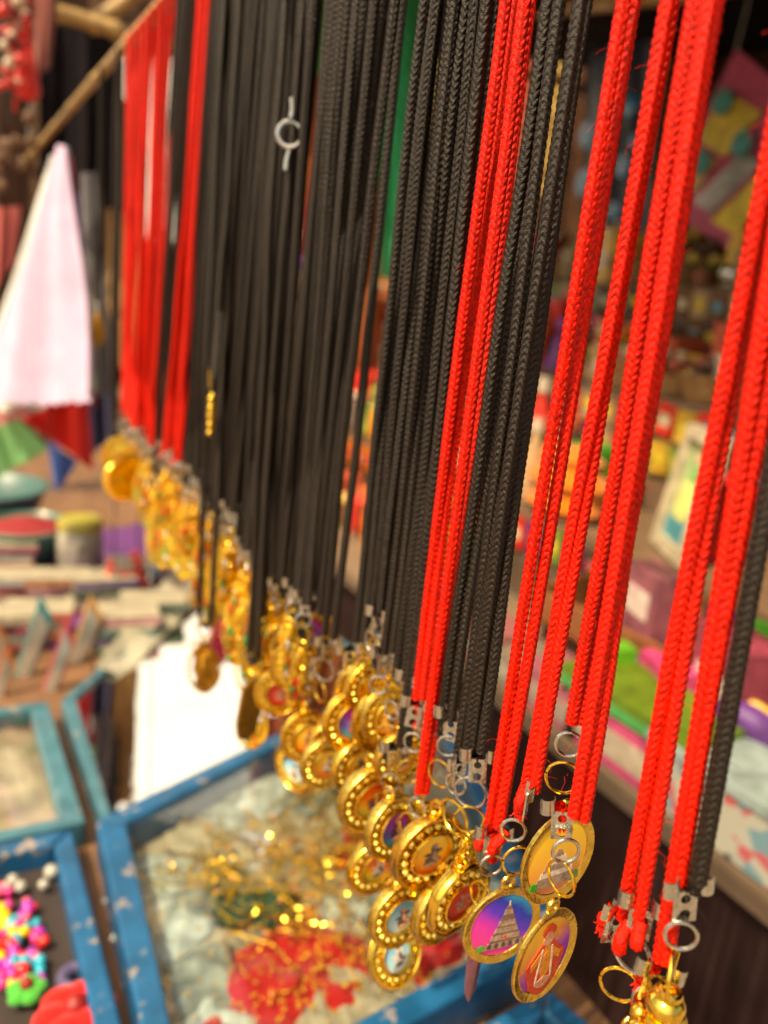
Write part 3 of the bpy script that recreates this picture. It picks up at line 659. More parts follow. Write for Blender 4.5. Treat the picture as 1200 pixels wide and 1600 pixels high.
# ---- dense black run
GRP = 'black cord necklaces hung close together along the rod'
ys = lambda u: 735 + (u - 335) / 225 * 225
xs_ = []
u = 336
while u < 572:
    xs_.append(u); u += 6.0 + (u - 336) / 236 * 4.0
labs = ['black cord necklace in the tight middle run with a gold openwork pendant', 'black cord necklace in the tight middle run with a crystal ringed medallion', 'black cord necklace in the tight middle run with a silver clamp']
k = 0
for i, u in enumerate(xs_):
    if 560 < u < 572 or 503 < u < 510: continue
    uu = u + random.uniform(-1.5, 1.5); xb = 286 + (uu - 335) / 225 * 190 + random.uniform(-2, 2)
    yb = ys(uu) + random.uniform(-35, 25)
    if 392 < xb < 410 and k % 2: yb = 1035
    near = uu > 430; xo = random.choice((-.003, 0, .003, .006)); gap = 4.5 + (uu - 335) / 225 * 4
    end = atX(xb, yb, RX + xo); kind = 'orn' if xb < 440 else ('med' if k % 2 else 'orn')
    lb = labs[0] if kind == 'orn' else labs[1]
    nk = necklace('black', [(uu, 0, xb, yb), (uu + gap, 0, xb + gap * .8, yb)], 'hi' if near else 'lo', lb, GRP, clamp=end + Vector((0, 0, .003)), cyaw=random.uniform(-1.4, .2), tail=False, xb=(xo, xo),
                  silver=end + Vector((0, 0, -.0075)), gold=end + Vector((0, 0, -.0135)), rings_yaw=(random.uniform(0, 3), random.uniform(0, 3)))
    p = end - nk.location
    if kind == 'orn': ornate(nk, p + Vector((0, 0, -.033 + random.uniform(-.006, .004))), random.uniform(-.8, .6), k, scale=random.uniform(.95, 1.2))
    else: medallion(nk, p + Vector((0, 0, -.031)), random.uniform(-.4, .4), random.choice(['flame', 'red', 'sky', 'amber']), random.choice(['pale', 'dancer']))
    if k % 2 == 0 and xb < 420:
        ornate(nk, p + Vector((random.uniform(-.002, .004), random.uniform(-.004, .004), -.052)), random.uniform(-.9, .8), k + 2, scale=1.0)
    k += 1
# second layer of strands, a few millimetres behind, thickens the run
for i in range(24):
    uu = 343 + i * 9.2 + random.uniform(-3, 3)
    if 495 < uu < 512 or 554 < uu < 572: continue
    xb = 288 + (uu - 335) / 225 * 190; yb = ys(uu) - random.uniform(0, 50); xo = .011
    end = atX(xb, yb, RX + xo)
    nk = necklace('black', [(uu, 0, xb, yb), (uu + 6, 0, xb + 5, yb)], 'lo', 'black cord necklace in the tight middle run, behind the front cords, with a gold pendant', GRP, xb=(xo, xo), clamp=end + Vector((0, 0, .003)), cyaw=.3, tail=False, silver=end + Vector((0, 0, -.0075)), gold=end + Vector((0, 0, -.0135)))
    ornate(nk, end - nk.location + Vector((0, 0, -.033)), random.uniform(-1, 1), i + 1)

for i, uu in enumerate((556, 574, 593, 684, 698, 709, 722, 735, 750, 770)):
    xo = .008; yb = np.interp(uu, [550, 600, 665, 780], [900, 930, 950, 1080]) - 20 * (i % 3)
    xq = np.interp(uu, [539, 584, 621, 664, 689, 715, 741, 763, 779], [461, 488, 512, 556, 583, 601, 622, 641, 652]) + (950 - yb) * .13 * 0; end = atX(xq, yb, RX + xo)
    nk = necklace('black', [(uu, 0, xq, yb), (uu + 8, 0, xq + 7, yb)], 'hi', 'black cord necklace in the second layer behind the clamped black cords', 'black cord necklaces of the second layer', xb=(xo, xo), clamp=end + Vector((0, 0, .003)), cyaw=.3, tail=False, silver=end + Vector((0, 0, -.0075)), gold=end + Vector((0, 0, -.0135)))
    medallion(nk, end - nk.location + Vector((0, .004, -.032)), random.uniform(-.3, .3), random.choice(['flame', 'amber', 'red', 'violet']), random.choice(['pale', 'dark', 'dancer']))
# ---- red runs at the far end
GR2 = 'red cord necklaces bunched at the far end of the rod'
for i in range(9):
    u0 = 200 + i * 8.6; u1 = 192 + i * 5.4; yb = 652 + i * 5 + random.uniform(-6, 8); xo = random.choice((-.002, .002, .005))
    if i < 4: xo = -.007
    end = atX(u1, yb, RX + xo)
    nk = necklace('red', [(u0, 100, u1, yb), (u0 + 4.5, 100, u1 + 3.5, yb)], 'lo', 'red cord necklace in the far bunch ending in a large gold coin' if i < 4 else 'red cord necklace in the far bunch ending in a gold openwork pendant', GR2, xb=(xo, xo), clamp=end + Vector((0, 0, .003)), tail=False, cyaw=random.uniform(-1, 1), silver=end + Vector((0, 0, -.0075)), gold=end + Vector((0, 0, -.0135)), bigsilver=True)
    p = end - nk.location
    if i < 4: coin(nk, p + Vector((0, .004 * i, -.034 - (.02 if i == 1 else .003 * i))), [-.3, -.1, .5, .2][i], .0175, tilt=[0, -.35, 0, .1][i])
    else: ornate(nk, p + Vector((0, 0, -.040)), random.uniform(-.5, .5), i, scale=1.15)
for i in range(4):
    u0 = 306 + i * 6.2; u1 = 257 + i * 6.5; yb = 705 + i * 5; xo = random.choice((-.002, .003)); end = atX(u1, yb, RX + xo)
    nk = necklace('red', [(u0, 40, u1, yb), (u0 + 4.5, 40, u1 + 4, yb)], 'lo', 'red cord necklace in the narrow red run between black cords', 'red cord necklaces in the narrow run', xb=(xo, xo), clamp=end + Vector((0, 0, .003)), tail=True, silver=end + Vector((0, 0, -.0075)), gold=end + Vector((0, 0, -.0135)), bigsilver=True)
    for q in range(2): ornate(nk, end - nk.location + Vector((0, 0, -.038 - q * .024)), random.uniform(-.6, .6), i + q, scale=1.25)
for i, (u0, u1, yb) in enumerate([(283, 240, 735), (291, 247, 742), (298, 251, 748), (275, 236, 730)]):
    xo = .007; end = atX(u1, yb, RX + xo)
    nk = necklace('black', [(u0, 60, u1, yb), (u0 + 4, 60, u1 + 3.5, yb)], 'lo', 'black cord necklace hanging between the two far red runs', 'black cord necklaces between the red runs', xb=(xo, xo), clamp=end, tail=False, silver=end + Vector((0, 0, -.0075)))
    ornate(nk, end - nk.location + Vector((0, 0, -.034)), random.uniform(-.8, .8), i, scale=1.3); ornate(nk, end - nk.location + Vector((.003, 0, -.058)), random.uniform(-.8, .8), i + 1, scale=1.2)
for i, (u0, u1, yb) in enumerate([(183, 177, 690), (158, 150, 470)]):
    end = atX(u1, yb, RX + .004)
    nk = necklace('black', [(u0, 130, u1, yb), (u0 + 4, 130, u1 + 4, yb)], 'lo', ['lone black cord necklace at the very end of the red bunch', 'short black cord necklace with a brass figure before the pale cloth'][i], clamp=end, tail=False, silver=end + Vector((0, 0, -.0075)))
    ornate(nk, end - nk.location + Vector((0, 0, -.032)), .2, i, enamel=False, dark=True, scale=1.1)

# ---- pendants on cords of their own, hung in front of the run
def own_pendant(label, u0, v0, u1, v1, gap, build, xo=-.010):
    e = [strand_ends(u0, v0, u1, v1, -RO, xo), strand_ends(u0 + gap, v0, u1 + gap, v1, RO, xo)]
    root = thing('cord_necklace', label, 'necklace', (e[0][1] + e[1][1]) / 2)
    for a, b in e: add_strand(root, 'black', 'lo', a, b)
    a, b = e[0][1] - root.location, e[1][1] - root.location
    obj('cord_loop', MB().tube([a.lerp(b, (1 - math.cos(t_)) / 2) + Vector((0, 0, -.007 * math.sin(t_))) for t_ in np.linspace(0, math.pi, 12)], CORD_R * .95, 8), BLK, root)
    build(root); return root
own_pendant('loose black cord looped through a leaf shaped antique gold amulet', 352, 0, 313, 960, 18, lambda r: (place_ring(r, GRL, 'gold_ring', r.location + Vector((0, 0, -.010)), .8), ornate(r, Vector((0, 0, -.034)), -.2, 3, False, dark=True, scale=1.15)))
own_pendant('black cord looped through a plain dark gold shield amulet', 452, 0, 390, 1015, 12, lambda r: (place_ring(r, GRL, 'gold_ring', r.location + Vector((0, 0, -.009)), .3),
    obj('shield_pendant', MB().prism([(-.007, .012), (-.0085, -.006), (-.006, -.015), (0, -.018), (.006, -.014), (.008, -.004), (.006, .010), (0, .014)][::1], -.0009, .0009), GOLDD, r, (0, 0, -.031), (0, .1, .5))))
own_pendant('black cord necklace whose narrow gold pendant hangs edge on above the others', 372, 0, 330, 590, 6, lambda r: (
    obj('bail', MB().tube([(-.002, 0, .010), (-.0015, 0, .002), (0, 0, -.002), (.0015, 0, .002), (.003, 0, .010)], .0006, 6), GOLD, r, (0, 0, -.006)),
    obj('edge_on_plate', MB().lathe([(.0001, -.026), (.005, -.022), (.0065, -.012), (.005, -.004), (.001, 0)], 16, sy=.35), GOLDR, r, (0, 0, -.006), (0, 0, 1.2)),
    obj('beads', [m_.ball((-.002, -.004, -.005 - q * .0045), .0018, 8, 6) or m_ for m_ in [MB()] for q in range(5)][0], GOLD, r, (0, 0, -.006))), xo=-.012)
# steel ring tied high among the black cords
rg = obj('steel_ring', MB().torus((0, 0, 0), .0050, .0011, (.42, .88, -.15), 28, 8), SILV, None, atX(453, 210, RX - .007))
rg['label'] = 'bare steel ring caught high up among the black cords'; rg['category'] = 'ring'
obj('ring_hook', MB().tube([(0, 0, .006), (.0004, 0, .010), (0, 0, .014)], .0010, 6), SILV, rg); obj('ring_hook', MB().tube([(0, 0, -.006), (-.0008, 0, -.010), (-.001, 0, -.014)], .0010, 6), SILV, rg)
# pale curved charm
om = MB().tube([Vector((.004 * math.sin(a * 1.3) + .0022 * a - .009, 0, .006 * math.cos(a * 1.9) * (1 - a / 12))) for a in np.linspace(0, 7, 40)], .0016, 8)
rt = thing('curled_charm', 'pale gold curled charm on a loop below the far gold cluster', 'charm', atX(282, 862, RX + .002)); obj('curl', om, mat('pale_gold', (1, .86, .55), .2, .8, nscale=300), rt, scale=None, rot=(0, 0, -.2))
obj('charm_chain', MB().tube([(0, 0, .004), (.001, 0, .03), (0, 0, .06)], .0006, 6), GOLD, rt)

# ================================================================== CLOTHS (hung from the rod's far end)
def cmat(name, c, **k): return mat(name, c, .85, nscale=40, var=.12, bump=.3, bscale=900, sheen=.3, spec=.2, **k)
def hang(name, label, pts, Y, m, **k):
    """pts: four pixel corners TL, TR, BR, BL placed at distance Y along the row"""
    c = [atY(px, py, Y + dy) for px, py, dy in [(p + (0,))[:3] for p in pts]]
    o = cloth_grid(*c, m, name, **k); o['label'] = label; o['category'] = 'cloth'; return o
YC = 1.02
hang('pinched_handkerchief', 'pale pink handkerchief pinched at the rod with a scalloped hem', [(86, 228, -.02), (104, 228, -.05), (144, 612, -.15), (-60, 640, .015)], YC, cmat('pale_pink_cotton', (.56, .43, .60)), folds=1.3, amp=.013, sc=.006, wav=.004)
hang('pinched_handkerchief', 'white handkerchief fold behind the pale pink one', [(78, 250, .02), (100, 232, -.01), (60, 632, -.02), (-60, 640, .02)], YC + .03, cmat('white_cotton', (.82, .82, .76)), folds=2, amp=.008, sc=.005)
hang('pinched_handkerchief', 'mint green handkerchief with a pale hem showing below the pink one', [(84, 300), (100, 300), (150, 606), (-30, 650)], YC + .045, cmat('mint_cotton', (.30, .72, .32)), folds=2, amp=.008)
hang('corner_cloth', 'rose coloured cloth strip under the green hem', [(-20, 600), (80, 590), (72, 640), (-20, 672)], YC + .06, cmat('rose_cotton', (.75, .28, .30)), folds=1, amp=.004)
hang('corner_cloth', 'light green cloth corner hanging lowest beside the bowl', [(-30, 665), (30, 655), (76, 700), (-10, 752)], YC + .07, cmat('light_green_cotton', (.28, .68, .25)), folds=1, amp=.006)
hang('corner_cloth', 'bright red cloth with a pointed lower corner', [(98, 240), (106, 240), (146, 735), (36, 655)], YC + .075, cmat('bright_red_cotton', (.78, .02, .015)), folds=1.5, amp=.008)
hang('corner_cloth', 'small blue triangular flag with a white edge', [(74, 690), (122, 720), (92, 768), (86, 768)], YC + .09, cmat('blue_cotton', (.05, .13, .45)), folds=1, amp=.003)
hang('corner_cloth', 'dark navy cloth behind the red corner', [(120, 300), (150, 300), (182, 680), (130, 720)], YC + .12, cmat('navy_cotton', (.03, .03, .09)), folds=1.5, amp=.006)
hang('corner_cloth', 'maroon cloth edge beside the pale pink handkerchief', [(100, 240), (112, 245), (150, 640), (120, 600)], YC + .06, cmat('maroon_cotton', (.38, .03, .05)), folds=1, amp=.006)
hang('corner_cloth', 'grey cloth strip between the handkerchiefs and the far red cords', [(128, 270), (150, 270), (182, 615), (140, 622)], YC + .10, cmat('grey_cotton', (.20, .19, .20)), folds=1.5, amp=.006)
hang('hung_shawl', 'black shawl hanging in the gap above the bamboo rod', [(60, 38), (196, 40), (192, 330), (60, 300)], 1.50, DARKC, folds=2, amp=.012)
hang('hung_shawl', 'dusty maroon bag cloth hanging beside the black shawl', [(40, -10), (92, -10), (82, 100), (30, 150)], 1.12, cmat('dusty_maroon', (.25, .07, .055)), folds=1.2, amp=.008)
hang('hung_shawl', 'faded pink cloth at the frame edge below the rod', [(-20, 325), (32, 322), (22, 410), (-20, 470)], 1.2, cmat('faded_pink', (.65, .16, .14)), folds=1, amp=.006)
hang('hung_shawl', 'long green scarf hanging behind the black cords', [(585, -60), (668, -60), (660, 438), (598, 436)], 1.25, cmat('emerald_scarf', (.01, .33, .12)), folds=1.6, amp=.014)
hang('hung_shawl', 'bright green strip of cloth high behind the black cords', [(490, -60), (528, -60), (520, 118), (486, 112)], 1.3, cmat('leaf_green', (.02, .45, .03)), folds=1, amp=.008)
hang('hung_shawl', 'orange and brown garment hanging behind the middle black cords', [(486, -40), (604, -40), (592, 700), (480, 640)], 1.45, cmat('rust_cloth', (.35, .10, .03)), folds=3, amp=.012)
hang('hung_shawl', 'magenta cloth low behind the dense black run', [(340, 520), (432, 530), (428, 705), (345, 690)], 1.38, cmat('magenta_cloth', (.60, .02, .10)), folds=1.5, amp=.01)
hang('hung_shawl', 'scarlet strip of cloth glimpsed through the black cords below the steel ring', [(452, 60), (494, 60), (480, 400), (440, 400)], 1.40, cmat('scarlet_strip', (.40, .03, .03)), folds=1, amp=.006)
hang('hung_shawl', 'golden yellow cloth glimpsed behind the far red run', [(172, 160), (222, 150), (226, 600), (168, 560)], 1.52, cmat('ochre_cloth', (.48, .26, .07)), folds=3, amp=.012)
hang('hung_shawl', 'purple cloth glimpsed between the red pair and the black cords', [(705, 260), (780, 260), (760, 420), (700, 420)], 1.2, cmat('purple_cloth', (.12, .03, .14)), folds=1.2, amp=.01)

hang('hung_shawl', 'brown sacking sheet closing the corner behind the handkerchiefs', [(-60, -160), (194, -160), (185, 640), (-60, 760)], 1.6, cmat('brown_sacking', (.10, .05, .028)), folds=3, amp=.012)
hang('hung_shawl', 'dark brown cloth edge behind the top of the far red cords', [(180, -120), (420, -120), (410, 62), (185, 80)], 1.57, cmat('brown_sacking', (.1, .05, .03)), folds=2, amp=.008)
# red beaded hanging at the top corner
gd = thing('beaded_hanging', 'red and cream beaded hanging at the upper corner beside the maroon cloth', 'hanging', atY(22, 95, 1.05))
for k in range(46):
    p = atY(random.gauss(18, 16), random.uniform(-10, 135), 1.05 + random.uniform(-.02, .02)) - gd.location
    obj('bead', MB().ball((0, 0, 0), random.uniform(.003, .007), 8, 6), random.choice([CRED, CRED, CRED, mat('cream_bead', (.6, .5, .36), .4), mat('maroon_bead', (.2, .02, .02), .3)]), gd, p)
obj('tassel', MB().lathe([(.001, .05), (.006, .02), (.014, -.03), (.008, -.04)], 12), cmat('tassel_red', (.75, .04, .03)), gd, atY(42, 95, 1.06) - gd.location)
obj('string', MB().tube([Vector((0, 0, .12)), Vector((0, 0, -.05))], .001, 6), RED, gd)
gd = thing('seed_hanging', 'bunch of brown seed pods hanging beside the rod end', 'ornament', atY(14, 240, 1.1))
for k in range(26): obj('seed', MB().ball((0, 0, 0), random.uniform(.004, .007), 8, 6, (1, .8, 1.3)), mat('brown_seed', (.16, .08, .04), .6, nscale=200), gd, (random.gauss(0, .013), random.gauss(0, .006), random.gauss(0, .016)))
obj('string', MB().tube([Vector((0, 0, .03)), Vector((0, 0, .24))], .0012, 6), BLK, gd)

# bead key chains hanging beyond the coins
for q, (px, py, cs) in enumerate([(178, 905, 'silver and red'), (214, 890, 'deep red'), (238, 905, 'pale blue and silver')]):
    b = thing('bead_keychain', cs + ' bead keychain hanging on a black thread beyond the gold coins', 'keychain', atY(px, py, 1.0))
    obj('thread', MB().tube([(0, 0, .0), (.001, 0, .12), (0, 0, .42)], .0009, 6), BLK, b)
    for k in range(14):
        c_ = [random.choice([CRED, SILV]), CRED, random.choice([SILV, mat('pale_blue_bead', (.3, .5, .55), .2)])][q]
        obj('bead', MB().ball((0, 0, 0), random.uniform(.0035, .006), 10, 8), c_, b, (random.gauss(0, .006), random.gauss(0, .004), .022 - k * .0045))
    obj('split_ring', MB().torus((0, 0, -.05), .010, .001, (.3, 1, 0), 24, 6), SILV, b)

# ================================================================== TRAYS on the low table
def tray(label, quad, fm, h=.022, wdt=.016, pane=None, floor=None, z=TZ - .012, lift=0.0):
    """quad: four world (x,y) corners, counter-clockwise; a rim bar along each side, a floor board and a glass pane"""
    c = [Vector((x, y, 0)) for x, y in quad]; ctr = sum(c, Vector()) / 4
    t = thing('glass_topped_tray', label, 'tray', (ctr.x, ctr.y, z))
    for k in range(4):
        a, b = c[k] - ctr, c[(k + 1) % 4] - ctr; ai, bi = a * (1 - wdt / a.length * 1.2), b * (1 - wdt / b.length * 1.2)
        e = (b - a).normalized() * .0006; a2, b2, ai2, bi2 = a + e, b - e, ai + e, bi - e
        v = []
        for zz in (0, h):
            v += [(a2.x, a2.y, zz), (b2.x, b2.y, zz), (bi2.x, bi2.y, zz), (ai2.x, ai2.y, zz)]
        mb = MB().add(v, [(3, 2, 1, 0), (4, 5, 6, 7), (0, 1, 5, 4), (1, 2, 6, 5), (2, 3, 7, 6), (3, 0, 4, 7)])
        o = obj('frame_bar', mb, fm, t, smooth=False)
        bv = o.modifiers.new('edge', 'BEVEL'); bv.width = .002; bv.segments = 2
    ins = [p - ctr for p in c]; ins = [p * (1 - wdt / p.length) for p in ins]
    v = [(p.x, p.y, .001) for p in ins] + [(p.x, p.y, .004) for p in ins]
    obj('base_board', MB().add(v, [(3, 2, 1, 0), (4, 5, 6, 7), (0, 1, 5, 4), (1, 2, 6, 5), (2, 3, 7, 6), (3, 0, 4, 7)]), floor or WOODR, t, smooth=False)
    if pane:
        v = [(p.x, p.y, h - .006) for p in ins] + [(p.x, p.y, h - .004) for p in ins]
        obj('glass_pane', MB().add(v, [(3, 2, 1, 0), (4, 5, 6, 7), (0, 1, 5, 4), (1, 2, 6, 5), (2, 3, 7, 6), (3, 0, 4, 7)]), pane, t, smooth=False)
    return t
def q(*pp): return [tuple(atZ(px, py, TZ)[:2]) for px, py in pp]
TF = TZ - .008
CREAMB = mat('cream_paper', (.36, .31, .22), .6, nscale=40, var=.35)
tray('wide blue framed tray heaped with gold jewellery, red cloth and plastic packets', q((150, 1318), (262, 1860), (880, 1501), (650, 1066)), WOODB, h=.032, wdt=.018, pane=PANE, floor=CREAMB)
tray('pale framed tray with a mirror bright top reflecting the white sky', q((95, 1108), (163, 1308), (640, 1082), (352, 888)), WOODT, pane=MIRR, floor=CREAMB, wdt=.011)
p0 = atZ(112, 1312, TZ)
tray('blue framed tray of coloured beads and small hair clips', [(p0.x - .30, p0.y), (p0.x - .30, p0.y - .30), (p0.x + .004, p0.y - .30), (p0.x, p0.y)], WOODB, floor=mat('brown_tray_floor', (.035, .022, .018), .7))
p1 = atZ(82, 1108, TZ); p2 = atZ(138, 1300, TZ)
tray('worn teal framed tray with printed cards under its top, at the table edge', [(p1.x - .3, p1.y), (p1.x - .3, p2.y), (p2.x - .002, p2.y), (p1.x - .004, p1.y)], WOODT, pane=PANE, floor=mat('muddled_cards', (.35, .27, .18), .6, nscale=30, var=.7))
v1 = [atZ(850, 1562, TZ), atZ(640, 1690, TZ), atZ(840, 1900, TZ), atZ(1010, 1700, TZ)]
tray('nearest tray with a blue frame and pale papers, mostly below the picture', [(v.x, v.y) for v in v1], WOODB, floor=CREAMB)

# contents of the wide tray
PLAS = mat('clear_plastic_wrap', (.22, .25, .21), .12, nscale=90, var=.6, bump=.35, bscale=70, coat=.6)
PLASW = mat('white_plastic_wrap', (.42, .48, .45), .12, nscale=60, var=.3, bump=.5, bscale=80, coat=.6)
def crumple(name, label, cat, px, py, w_, d_, m, h=.006, z=TF, yaw=None, parent=None, nn=22):
    c = atZ(px, py, z); P = np.zeros((nn, nn, 3)); a, b, c2 = random.uniform(0, 6), random.uniform(0, 6), random.uniform(0, 6)
    for i in range(nn):
        for j in range(nn):
            u_, v_ = i / (nn - 1) * 2 - 1, j / (nn - 1) * 2 - 1; ed = max(0, (1 - u_ ** 4) * (1 - v_ ** 4))
            P[i, j] = (u_ * w_ / 2 * (1 + .08 * math.sin(v_ * 5 + a)), v_ * d_ / 2 * (1 + .08 * math.sin(u_ * 6 + b)), h * ed * (.6 + .25 * math.sin(u_ * 7 + v_ * 4 + a) + .2 * math.sin(v_ * 9 - u_ * 5 + b) + .08 * math.sin(u_ * 17 + c2)))
    B = P.copy(); B[..., 2] = -.001
    mb = MB().grid(P); mb.grid(B[::-1])
    o = obj(name, mb, m, parent, c, (0, 0, random.uniform(0, 3) if yaw is None else yaw))
    if label: o['label'] = label; o['category'] = cat
    return o
REDC = cmat('tray_red_cloth', (.42, .010, .012))
crumple('folded_cloth', 'crimson cloth lying in the wide tray under gold chains', 'cloth', 440, 1545, .12, .085, REDC, .010, yaw=.3)
crumple('folded_cloth', 'small red cloth by the medallions at the tray edge', 'cloth', 600, 1330, .06, .07, REDC, .009, yaw=.9)
crumple('folded_cloth', 'red cloth corner next to the near frame bar', 'cloth', 660, 1470, .055, .05, REDC, .009, yaw=.2)
crumple('folded_cloth', 'dark green velvet pad in the middle of the wide tray', 'cloth', 400, 1420, .055, .03, mat('green_velvet', (.02, .06, .035), .9, nscale=60), .009, yaw=-.4, z=TF + .004)
for i, (px, py, w_, d_, m) in enumerate([(235, 1372, .045, .05, PLASW), (260, 1450, .05, .05, PLASW), (300, 1540, .06, .05, PLAS), (345, 1250, .07, .05, PLAS), (420, 1240, .06, .04, PLASW), (330, 1320, .07, .03, CREAMB), (390, 1330, .04, .03, mat('pale_blue_slip', (.5, .58, .75), .5)), (330, 1400, .06, .035, PLAS), (480, 1240, .05, .04, PLAS), (560, 1430, .06, .03, PLASW), (520, 1580, .07, .04, CREAMB), (760, 1400, .05, .05, PLASW), (640, 1450, .04, .03, PLASW), (310, 1600, .06, .05, PLASW), (290, 1660, .05, .05, PLAS), (255, 1500, .04, .04, PLASW), (600, 1560, .05, .03, CREAMB), (620, 1400, .06, .04, PLAS), (560, 1200, .06, .05, CREAMB), (500, 1190, .05, .04, PLAS)]):
    crumple('plastic_packet', ['crumpled white packet against the frame bar of the wide tray', 'shiny packet among gold chains in the wide tray', 'thin pale packet lying near the red cloth in the wide tray'][i % 3], 'packet', px, py, w_, d_, m, .0045, z=TF + .002 * (i % 3)).__setitem__('group', 'packets in the wide tray')
gb = MB()
for cx, cy, sx_, sy_, nn in ((510, 1300, 60, 70, 260), (430, 1400, 70, 70, 150), (330, 1380, 70, 30, 120), (430, 1540, 60, 50, 120), (620, 1540, 40, 40, 60), (520, 1470, 40, 50, 160)):
    for k in range(nn):
        p = atZ(random.gauss(cx, sx_), random.gauss(cy, sy_), TF + random.uniform(.008, .016))
        if .105 < p.x < .31 and .30 < p.y < .60: gb.ball(p, random.uniform(.0006, .0014), 6, 5)
o = obj('gold_beads', gb, GOLDR, kind='stuff'); o['label'] = 'loose gold beads and chain links scattered over the wide tray'
for i in range(60):
    px, py = random.choice([(500, 1310), (430, 1390), (340, 1370), (560, 1430), (540, 1260), (520, 1340), (400, 1330)]); px += random.gauss(0, 45); py += random.gauss(0, 35)
    p = atZ(px, py, TF + .0125)
    if not (.12 < p.x < .30 and .31 < p.y < .58): continue
    b = thing('gold_chain', ['fine gold chain lying in loops in the wide tray', 'short gold chain with an amber drop in the wide tray'][i % 2], 'chain', p, group='gold chains in the wide tray')
    a = random.uniform(0, 6); q_ = Vector(); pts = [Vector()]; tw = random.uniform(-.5, .5)
    for k in range(34):
        a += random.gauss(tw, .35); q_ = q_ + Vector((math.cos(a), math.sin(a), 0)) * .0026; pts.append(q_ + Vector((0, 0, random.uniform(-.0006, .0008))))
        if k % 9 == 0: tw = random.uniform(-.5, .5)
    obj('chain_links', MB().tube(pts, np.array([.0011 if k % 2 else .0004 for k in range(len(pts))]), 5), GOLD, b)
    if i % 2: obj('amber_drop', MB().ball(pts[-1], .0022, 8, 6, (1, 1, .7)), mat('amber_drop', (.55, .16, .02), .2, coat=.5), b)

# coloured beads in the bead tray
BC = [('magenta', (.70, .02, .22)), ('purple', (.40, .03, .42)), ('yellow', (.80, .58, .01)), ('cyan', (.0, .38, .50)), ('red', (.70, .02, .02)), ('pink', (.80, .10, .20))]
BM = {c: mat(c + '_plastic_bead', v, .3, nscale=200, var=.1, coat=.3) for c, v in BC}; BME = {c: MB().ball((0, 0, 0), .0037, 12, 9, (1, 1, 1.2)).mesh('plastic_bead', BM[c]) for c in BM}
k = 0
for px in range(-10, 138, 12):
    for py in range(1392, 1545, 14):
        if random.random() < .33: continue
        c = random.choices([b[0] for b in BC], [2, 2, 4.5, 1.5, 2.2, 1.4])[0]
        p = atZ(px + random.gauss(0, 4) + (py - 1400) * .1, py + random.gauss(0, 4), TF + .006)
        if p.x > p0.x - .028: continue
        o = link('plastic_bead', BME[c], None, p, (random.random() * 3, random.random() * 3, 0), label=c + ' plastic bead among the mixed beads of the blue bead tray', category='bead', group=c + ' beads in the bead tray'); o.scale = (random.uniform(.75, 1.15),) * 3
for px, py, s_ in ((80, 1362, .005), (68, 1382, .0036), (20, 1375, .004), (32, 1385, .004), (10, 1385, .0035)):
    o = link('pearl', MB().ball((0, 0, 0), s_, 12, 9).mesh('pearl', mat('pearl_white', (.45, .43, .36), .15, coat=.6)), None, atZ(px, py, TF + .007), label='silvery pearl at the back of the bead tray', category='pearl', group='pearls in the bead tray')
def rosette(label, px, py, m, n_=5, r=.010):
    t = thing('hair_clip', label, 'hair clip', atZ(px, py, TF + .006))
    for k in range(n_):
        a = 2 * math.pi * k / n_; obj('petal', MB().ball((0, 0, 0), r, 12, 8, (1, .8, .7)), m, t, (r * .95 * math.cos(a), r * .95 * math.sin(a), .002))
    obj('center', MB().ball((0, 0, 0), r * .6, 10, 8), mat('clip_centre', (.3, .01, .01), .5), t, (0, 0, .007))
rosette('big red fabric flower hair clip in the corner of the bead tray', 118, 1588, cmat('flower_red', (.72, .01, .01)), 6, .012)
rosette('small green flower hair clip below the beads', 42, 1552, cmat('flower_green', (.05, .40, .05)), 5, .006)
t = thing('hair_band', 'dark violet ring shaped hair band beside the red flower clip', 'hair band', atZ(120, 1528, TF + .004)); obj('band', MB().torus((0, 0, 0), .008, .004, (0, 0, 1), 24, 8), mat('violet_band', (.10, .08, .17), .4), t)

# cards, packs, bowls and jars on the low table
def upright(label, px, py, w_, h_, yaw, m, em, lean=.25, cat='card case'):
    t = thing('card_case', label, cat, atZ(px, py, TZ - .010), (lean, 0, yaw))
    obj('cover', MB().box((0, 0, h_ / 2), (w_, .006, h_)), em, t, smooth=False)
    obj('glossy_face', MB().box((0, -.0036, h_ / 2), (w_ * .82, .001, h_ * .86)), m, t, smooth=False)
GLS = mat('glossy_silver_card', (.55, .53, .45), .12, .3, nscale=30, var=.5, coat=1)
def slab(parent, name, pts, m, th=.004, off=0.0):
    P_ = [Vector(p) + Vector((0, off, 0)) for p in pts]; B_ = [p + Vector((0, th, 0)) for p in P_]
    return obj(name, MB().add([tuple(v) for v in P_ + B_], [(3, 2, 1, 0), (4, 5, 6, 7), (0, 1, 5, 4), (1, 2, 6, 5), (2, 3, 7, 6), (3, 0, 4, 7)]), m, parent, smooth=False)
